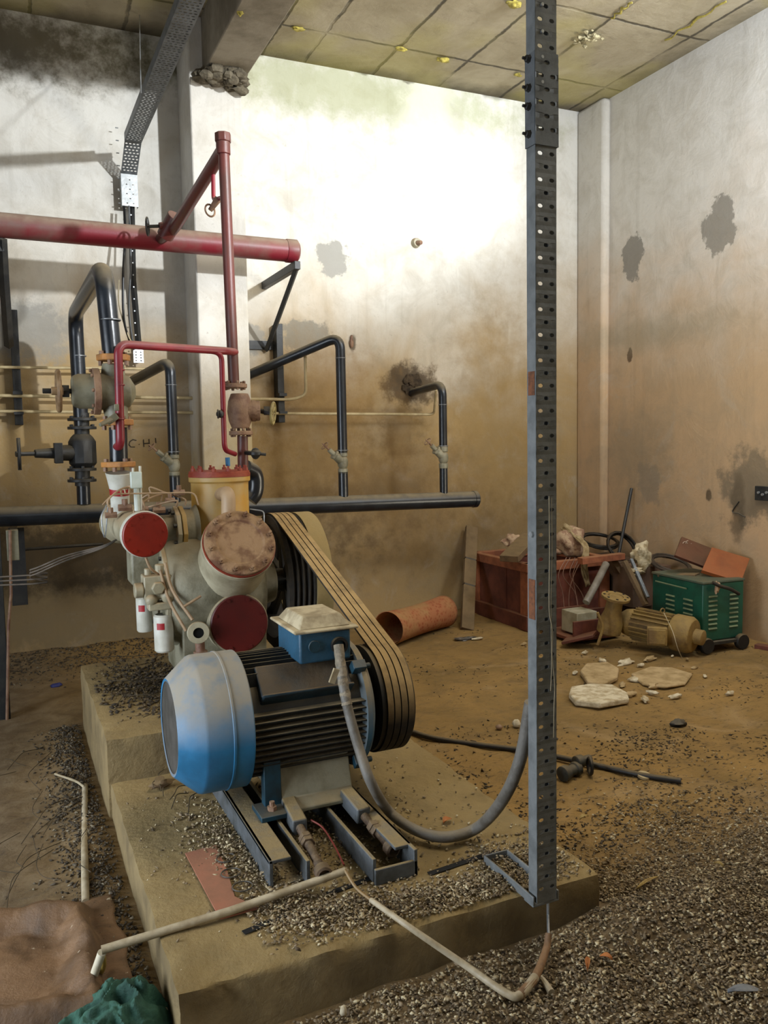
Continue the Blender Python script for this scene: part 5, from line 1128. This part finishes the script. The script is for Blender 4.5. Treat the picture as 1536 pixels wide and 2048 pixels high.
# ================================================================ sand sack, cloth and litter in the foreground
def rock(b, c, s, rnd):
    q = [Vector((1, 0, 0)), Vector((-1, 0, 0)), Vector((0, 1, 0)), Vector((0, -1, 0)), Vector((0, 0, 1)), Vector((0, 0, -1))]
def scatter(name, pts, size, mat, label, cat, seed, flat=.55, long=1.0):
    """loose litter as one mesh: pts = list of (x, y, z, scale)"""
    rg = np.random.default_rng(seed); n = len(pts); P_ = np.array(pts)
    base = np.array([[1, 0, 0], [-1, 0, 0], [0, 1, 0], [0, -1, 0], [0, 0, 1], [0, 0, -1]], float)
    V = base[None] * rg.uniform(.5, 1.2, (n, 6, 1)) + rg.normal(0, .18, (n, 6, 3))
    V[:, :, 0] *= long * rg.uniform(.8, 1.8, (n, 1)); V[:, :, 2] *= flat
    a = rg.uniform(0, 2 * np.pi, n); t = rg.normal(0, .45, n)
    ct, st = np.cos(t)[:, None], np.sin(t)[:, None]; x, z = V[:, :, 0].copy(), V[:, :, 2].copy()
    V[:, :, 0] = x * ct - z * st; V[:, :, 2] = x * st + z * ct
    ca, sa = np.cos(a)[:, None], np.sin(a)[:, None]; x, y = V[:, :, 0].copy(), V[:, :, 1].copy()
    V[:, :, 0] = x * ca - y * sa; V[:, :, 1] = x * sa + y * ca
    V *= (size * P_[:, 3])[:, None, None]; V += P_[:, None, :3]
    Fb = np.array([[0, 2, 4], [2, 1, 4], [1, 3, 4], [3, 0, 4], [2, 0, 5], [1, 2, 5], [3, 1, 5], [0, 3, 5]])
    Fi = (Fb[None] + (np.arange(n) * 6)[:, None, None]).reshape(-1)
    me = bpy.data.meshes.new(name); me.vertices.add(n * 6); me.vertices.foreach_set('co', V.reshape(-1))
    me.loops.add(n * 24); me.loops.foreach_set('vertex_index', Fi.astype(np.int32))
    me.polygons.add(n * 8); me.polygons.foreach_set('loop_start', np.arange(0, n * 24, 3, dtype=np.int32))
    me.update(calc_edges=True); me.validate()
    o = bpy.data.objects.new(name, me); COL.objects.link(o); me.materials.append(mat); WL[o.name] = Vector((0, 0, 0))
    return tag(o, label, cat, kind='stuff')
def litmat(name, cols, rough=.85):
    m, nt, b, g = newmat(name); r = nt.add('ShaderNodeValToRGB'); r.color_ramp.interpolation = 'CONSTANT'
    while len(r.color_ramp.elements) < len(cols): r.color_ramp.elements.new(.5)
    for i, c in enumerate(cols): r.color_ramp.elements[i].position = i / len(cols); r.color_ramp.elements[i].color = lin(c)
    nt.l.new(g.outputs['Random Per Island'], r.inputs[0]); nt.l.new(r.outputs[0], b.inputs['Base Color']); b.inputs['Roughness'].default_value = rough
    return m
m_chaff = litmat('husk_litter', ['8c7c64', '6b5d47', 'a89979', '7a6a50', '544633', '978667', '8e7b5b', '6a5b44', 'c4b796', '7d6d55'])
m_dirtl = litmat('dark_litter', ['3a3022', '2b2318', '54452f', '6b5a3d', '332a1d', '473a28'])
m_grav = litmat('grit_litter', ['4f4638', '3d3529', '5e5545', '2f281e', '7d735f', '473d2f', '3a3125'])
rg = np.random.default_rng(3)
def onfloor(x, y): return floor_h(x, y)
def inpad(x, y): return (.29 < x < 1.62 and 1.945 < y < 3.62) or (.28 < x < 1.44 and 3.34 < y < 4.64)
pts = []
# thick husk carpet, bottom right
while len(pts) < 48000:
    x = rg.uniform(.35, 3.0); y = rg.uniform(.95, 3.1)
    dens = 1 / (1 + math.exp((y - (2.0 + .12 * (x - 1.2) + .30 * noise.noise(Vector((x * 2, y * 2, 1))))) / .16)) * (1 / (1 + math.exp(-(x - .55) / .06)))
    if rg.random() > dens or inpad(x, y): continue
    pts.append((x, y, onfloor(x, y) + rg.uniform(0, .012), rg.uniform(.5, 1.4)))
scatter('husk_litter', pts, .0056, m_chaff, 'thick grey-brown carpet of dry husks and grit over the floor at the bottom right', 'litter', 1)
# thin dark leaf crumbs over the open floor
pts = []
while len(pts) < 5000:
    x = rg.uniform(.9, 4.8); y = rg.uniform(1.9, 5.6)
    k = noise.noise(Vector((x * 1.6, y * 2.2, 4))) + .35 * noise.noise(Vector((x * 5, y * 6, 2)))
    dens = max(0, .22 + k) * (1.25 if y < 3.2 else .28)
    if rg.random() > dens or inpad(x, y): continue
    pts.append((x, y, onfloor(x, y) + .002, rg.uniform(.4, 1.5)))
scatter('leaf_crumbs', pts, .0052, m_dirtl, 'scattered dark leaf crumbs over the open dusty floor right of the pad', 'litter', 2, .25, 1.5)
# grit along the left of the plinth and by the back wall
pts = []
while len(pts) < 7000:
    if rg.random() < .62:
        y = rg.uniform(1.7, 4.6); x = rg.normal(.22, .07)
        if x > .31: continue
    else: x = rg.uniform(-.6, 1.2); y = 6.28 - abs(rg.normal(0, .3))
    if inpad(x, y): continue
    pts.append((x, y, onfloor(x, y) + .004, rg.uniform(.3, 1.4)))
scatter('grit', pts, .0065, m_grav, 'grey grit and rubble along the left foot of the pad and the back wall', 'grit', 4)
# grit on the pad
pts = []
spots = [(.60, 2.62, .07, .22, 1300), (.66, 2.42, .05, .10, 500), (.78, 2.12, .12, .05, 1200), (1.0, 2.06, .12, .05, 900), (1.25, 2.05, .10, .05, 1000), (1.45, 2.1, .08, .09, 700), (.66, 2.22, .07, .04, 500), (.92, 2.6, .08, .25, 900), (.9, 2.5, .3, .4, 500), (1.35, 2.15, .04, .08, 300), (.95, 2.4, .35, .4, 500)]
for (cx_, cy_, sx_2, sy_2, n_) in spots:
    k = 0
    while k < n_:
        x, y = rg.normal(cx_, sx_2), rg.normal(cy_, sy_2)
        if not (.33 < x < 1.58 and 1.985 < y < 3.34) or (.36 < x < .56 and y < 2.45 and rg.random() > .05): k += .05; continue
        h = .02 * math.exp(-((x - cx_) / sx_2) ** 2 - ((y - cy_) / sy_2) ** 2)
        pts.append((x, y, .168 + h * rg.random(), rg.uniform(.4, 1.5))); k += 1
scatter('grit', pts, .0052, m_chaff, 'dark grit and husks heaped on the pad around the rails', 'grit', 5)
pts = []
while len(pts) < 1500:
    x, y = rg.normal(.62, .16), rg.normal(4.05, .28)
    if .33 < x < 1.2 and 3.5 < y < 4.6: pts.append((x, y, .35, rg.uniform(.4, 1.5)))
scatter('grit', pts, .009, m_dirtl, 'dark litter under the compressor on the raised block', 'grit', 6)
# twigs on the block and on the left floor
m_twig = M('dry_twig', '4a3d2b', '37301f', .8, bump=0)
rnd = random.Random(9)
def twig(c, L, ang, label, grp, z=.0, r=.0018):
    d = Vector((math.cos(ang), math.sin(ang), 0)); p = Vector((-d.y, d.x, 0))
    pts = [c + d * L * t + p * L * .12 * math.sin(t * 4 + ang) + Vector((0, 0, .004 + .02 * abs(math.sin(t * 3 + ang * 2)))) for t in (-.5, -.2, .1, .5)]
    tag(B().tube(spline(pts, 4), r, 5).obj('twig', m_twig, ang=60), label, 'twig', grp)
for k in range(22):
    twig(Vector((rnd.gauss(.62, .12), rnd.gauss(4.0, .18), .352)), rnd.uniform(.14, .34), rnd.uniform(-.6, 1.2), 'thin dry twig in the tangle on the raised block under the compressor', 'twigs on the raised block')
for k in range(26):
    x, y = rnd.uniform(-.35, .24), rnd.uniform(3.0, 4.3); twig(Vector((x, y, floor_h(x, y) + .003)), rnd.uniform(.15, .5), rnd.uniform(.5, 2.3), 'thin dry twig on the floor left of the pad', 'twigs left of the pad', r=.0016)
for k in range(6):
    x, y = rnd.uniform(.4, .6), rnd.uniform(3.0, 3.3); twig(Vector((x, y, .17)), rnd.uniform(.12, .3), rnd.uniform(.5, 1.2), 'thin dry twig on the low pad beside the fan cover', 'twigs on the low pad')
blob('crumpled_leaf', P(322, 1568, z=.185), .03, (1.4, .8, .6), m_wood, 'crumpled brown leaf on the pad beside the fan cover', 'leaf', 61, .8, 12)
# muddy plastic sack full of sand, bottom left
m_, nt, b_, g = newmat('muddy_sack'); pos = g.outputs['Position']
col = nt.mix(nt.mr(nt.noise(pos, 6, 6, .6, .6), .4, .62), lin('775a3d'), lin('4d3720')); col = nt.mix(nt.mr(nt.noise(pos, 24, 6), .66, .7, 0, .8), col, lin('cdbfa5'))
nt.l.new(col, b_.inputs['Base Color']); b_.inputs['Roughness'].default_value = .55
bn = nt.add('ShaderNodeBump'); bn.inputs['Strength'].default_value = .6; bn.inputs['Distance'].default_value = .01; nt.l.new(nt.noise(pos, 45, 8, .7), bn.inputs['Height']); nt.l.new(bn.outputs[0], b_.inputs['Normal'])
sk = bmesh.new(); N = 70; rows = []
x0s, x1s, y0s, y1s = -.36, .24, 2.06, 2.86
for j in range(N + 1):
    r = []
    for i in range(N + 1):
        u, v = i / N, j / N; x, y = x0s + (x1s - x0s) * u, y0s + (y1s - y0s) * v
        x += .04 * noise.noise(Vector((y * 5, 1, 0))) * u; y += .05 * noise.noise(Vector((x * 5, 2, 0))) - .12 * (u ** 2) * v
        e = min(1, min(1 - u, v, 1 - v) * 6); rim = math.exp(-((min(1 - u, 1 - v, v) - .16) / .09) ** 2)
        h = .035 + .06 * rim * e - .012 * math.exp(-((u - .45) / .25) ** 2 - ((v - .5) / .22) ** 2) + .02 * noise.fractal(Vector((x * 7, y * 7, 5)), 1, 2, 4) * e
        r.append(sk.verts.new((x, y, max(h * e, floor_h(x, y) + .007))))
    rows.append(r)
for j in range(N):
    for i in range(N): sk.faces.new((rows[j][i], rows[j][i + 1], rows[j + 1][i + 1], rows[j + 1][i]))
q_ = B(); q_.m.free(); q_.m = sk; o = q_.obj('sand_sack', m_, ang=80, solid=.004); tag(o, 'muddy brown plastic sack slumped open with wet sand at the bottom left', 'sack')
# crumpled green netting cloth
m_gc = M('green_cloth', '153c31', '3a6a59', .75, scale=16, bump=.7, bscale=90, con=(.35, .7))
gc_ = bmesh.new(); N = 110; rows = []
ca_, cb_ = P(60, 2085, z=.03), P(330, 2050, z=.03)
for j in range(N + 1):
    r = []
    for i in range(N + 1):
        u, v = i / N * 2 - 1, j / N * 2 - 1; rr = math.sqrt(u * u + v * v); k = min(1, 1 / max(rr, .001)) if rr > 1 else 1
        u *= k; v *= k; rr = min(rr, 1)
        x = .155 + .17 * u; y = 2.10 + .16 * v; p = Vector((x * 13, y * 13, 0))
        f = noise.fractal(p, 1, 2, 3); rd = 1 - abs(noise.noise(p * 1.3 + Vector((f, f, 0)))) * 2.2
        h = .01 + (.07 + .05 * rd * .6 + .03 * f) * (1 - rr ** 3) * (1 + .5 * u)
        r.append(gc_.verts.new((x + .02 * noise.noise(p * 1.2), y + .02 * noise.noise(p * 1.3 + Vector((9, 0, 0))), max(h, .012))))
    rows.append(r)
for j in range(N):
    for i in range(N): gc_.faces.new((rows[j][i], rows[j][i + 1], rows[j + 1][i + 1], rows[j + 1][i]))
bmesh.ops.remove_doubles(gc_, verts=gc_.verts, dist=1e-5)
q_ = B(); q_.m.free(); q_.m = gc_; o = q_.obj('green_cloth', m_gc, ang=80, solid=.003); tag(o, 'crumpled green cloth against the near left corner of the pad', 'cloth')
# ---- broken foam slabs and plaster pieces on the floor, right
m_sty = M('dirty_foam', 'b39c74', '8d774e', .85, scale=12, bump=.4, con=(.4, .65)); m_styw = M('pale_foam', 'cfc5ab', 'a59473', .8, scale=20, bump=.4)
def slabby(name, poly, z, th, mat, label, cat='slab'):
    pts = [P(a, b, z=z) for a, b in poly]; o = B().prism(pts, (0, 0, th)).obj(name, mat, bevel=.008); return tag(o, label, cat)
slabby('foam_slab', [(1138, 1398), (1142, 1384), (1180, 1378), (1225, 1380), (1255, 1396), (1258, 1408), (1200, 1418), (1150, 1412)], .01, .035, m_styw, 'largest pale broken foam slab on the floor right of the post')
slabby('foam_slab', [(1160, 1350), (1172, 1335), (1215, 1332), (1238, 1345), (1235, 1362), (1205, 1378), (1175, 1372)], .01, .03, m_sty, 'dirty tan foam slab lying behind the largest pale one')
slabby('crushed_bag', [(1262, 1352), (1300, 1338), (1345, 1340), (1385, 1352), (1370, 1372), (1330, 1378), (1285, 1372)], .01, .018, m_sty, 'flattened dirty plastic bag on the floor before the pump', 'bag')
for k, (px, py_, s, a_) in enumerate(((1262, 1388, .05, .3), (1290, 1398, .045, 1.0), (1305, 1385, .035, 2.1), (1245, 1370, .04, .8), (1270, 1360, .045, 2.5), (1230, 1385, .03, 0), (1310, 1372, .05, .2), (1352, 1392, .04, 0), (1460, 1387, .035, .1), (1390, 1335, .03, .2), (1205, 1322, .05, 1.2), (1250, 1325, .06, .1), (1300, 1318, .05, .2), (1282, 1330, .03, .2), (1170, 1305, .03, .4), (1048, 1288, .028, .2), (1150, 1345, .03, .5), (1345, 1312, .02, .5), (1375, 1318, .02, .9), (1410, 1352, .025, .9))):
    c = P(px, py_, z=.015); rot = RZ(a_)
    blob('foam_chip', c, s * .62, (1.7, .7, .55), m_styw if k % 3 else m_sty, 'dirty white broken foam chip on the floor among the rubble before the pump' if k < 15 else 'lone pale foam chip on the bare floor', 'chip', 70 + k, .7, 12, rot, group='foam chips before the pump' if k < 15 else 'lone foam chips')
blob('plastic_wrapper', P(928, 1278, z=.012), .045, (1.6, .7, .35), M('dark_wrapper', '3d3b38', '77716a', .4, scale=30), 'crumpled dark wrapper on the floor in front of the plank', 'wrapper', 90, .8, 16)
blob('foam_chip', P(955, 1277, z=.01), .022, (2.4, .7, .4), m_styw, 'small white chip beside the dark wrapper', 'chip', 91, .5, 12)
blob('dark_stone', P(1357, 1447, z=.02), .035, (1.3, .8, .6), m_bdull, 'single dark stone on the open floor behind the hose end', 'stone', 92, .5, 14)
blob('pebble', P(1033, 1447, z=.02), .022, (1, 1, 1), m_styw, 'pale round pebble just left of the steel post', 'pebble', 93, .3, 12)
blob('pebble', P(998, 1454, z=.015), .018, (1, 1, .8), m_brown, 'brown round pebble left of the pale one', 'pebble', 94, .3, 12)
blob('blue_scrap', P(112, 1371, z=.02), .03, (1.2, .8, .5), M('blue_scrap', '2a2f66', bump=0), 'small blue scrap on the floor near the back wall at left', 'scrap', 95, .7, 12)
blob('stone_chip', P(330, 2020, z=.04), .012, (1, 1, 1), m_styw, 'white stone chip between green cloth and pad corner', 'stone', 96, .5, 10)
blob('stone_chip', P(687, 2022, z=.04), .010, (.9, .9, 1.5), m_styw, 'white stone chip on the husks in front of the pad', 'stone', 97, .4, 10)
# dry leaves on the husk carpet
m_leaf = M('dry_leaf', 'a08a50', '7d6636', .7, scale=25, bump=.2); m_leaf2 = M('orange_leaf', 'a5652f', '8a5628', .7, bump=.1)
def leaf(px, py_, L, w, a, mat, label, z=.066):
    c = P(px, py_, z=z); d = Vector((math.cos(a), math.sin(a), 0)); s = Vector((-d.y, d.x, 0)); m_ = bmesh.new(); rows = []
    for i in range(9):
        t = i / 8; ww = w * math.sin(math.pi * min(max(t, .03), .97)) ** .8
        rows.append([m_.verts.new(c + d * L * (t - .5) + s * ww * k * .5 + Vector((0, 0, .006 * abs(k) * (1.5 - t) + .008 * math.sin(t * 3)))) for k in (-1, -.5, 0, .5, 1)])
    for i in range(8):
        for k in range(4): m_.faces.new((rows[i][k], rows[i][k + 1], rows[i + 1][k + 1], rows[i + 1][k]))
    q_ = B(); q_.m.free(); q_.m = m_; return tag(q_.obj('dry_leaf', mat, ang=80, solid=.001), label, 'leaf')
leaf(1300, 1828, .065, .028, 1.35, m_leaf, 'pale oval dry leaf standing out right of the pad corner')
leaf(1175, 1930, .065, .014, .9, m_leaf2, 'narrow orange dry leaf in front of the hooked conduit end')
leaf(1212, 1918, .035, .02, 2.2, m_leaf2, 'small curled orange leaf right of the narrow orange one')
leaf(1295, 1768, .12, .014, .25, m_leaf, 'long thin yellow leaf behind the pale oval leaf')
leaf(1437, 1732, .035, .014, 1.9, m_leaf, 'small pale leaf on the husks at the far right')
leaf(1490, 1985, .09, .03, -.4, M('grey_feather', '5e636a', '7a7d80', .6, bump=0), 'grey feather-like leaf at the bottom right corner')
leaf(1240, 1835, .09, .01, -.5, m_leaf, 'thin straw strip right of the pad corner')
leaf(1168, 1637, .05, .02, .2, m_leaf, 'pale yellow leaf on the floor right of the steel post')
leaf(895, 1643, .045, .03, .4, m_leaf2, 'yellowed leaf on the pad behind the conduit loop', .17)

# ---- chalked writing on the back wall left of the column
wt = B()
def stroke(pts): wt.tube([P(a, b, y=6.297) for a, b in pts], .0035, 5)
stroke([(273, 881), (266, 879), (260, 883), (258, 889), (262, 894), (270, 894)]); stroke([(278, 888), (279, 889)])
stroke([(287, 879), (288, 894)]); stroke([(288, 887), (298, 886)]); stroke([(298, 878), (299, 893)]); stroke([(311, 876), (312, 886)])
tag(wt.obj('wall_writing', M('dark_writing', '3b342a', bump=0)), 'dark handwritten letters C H and a stroke on the back wall left of the column', 'writing')
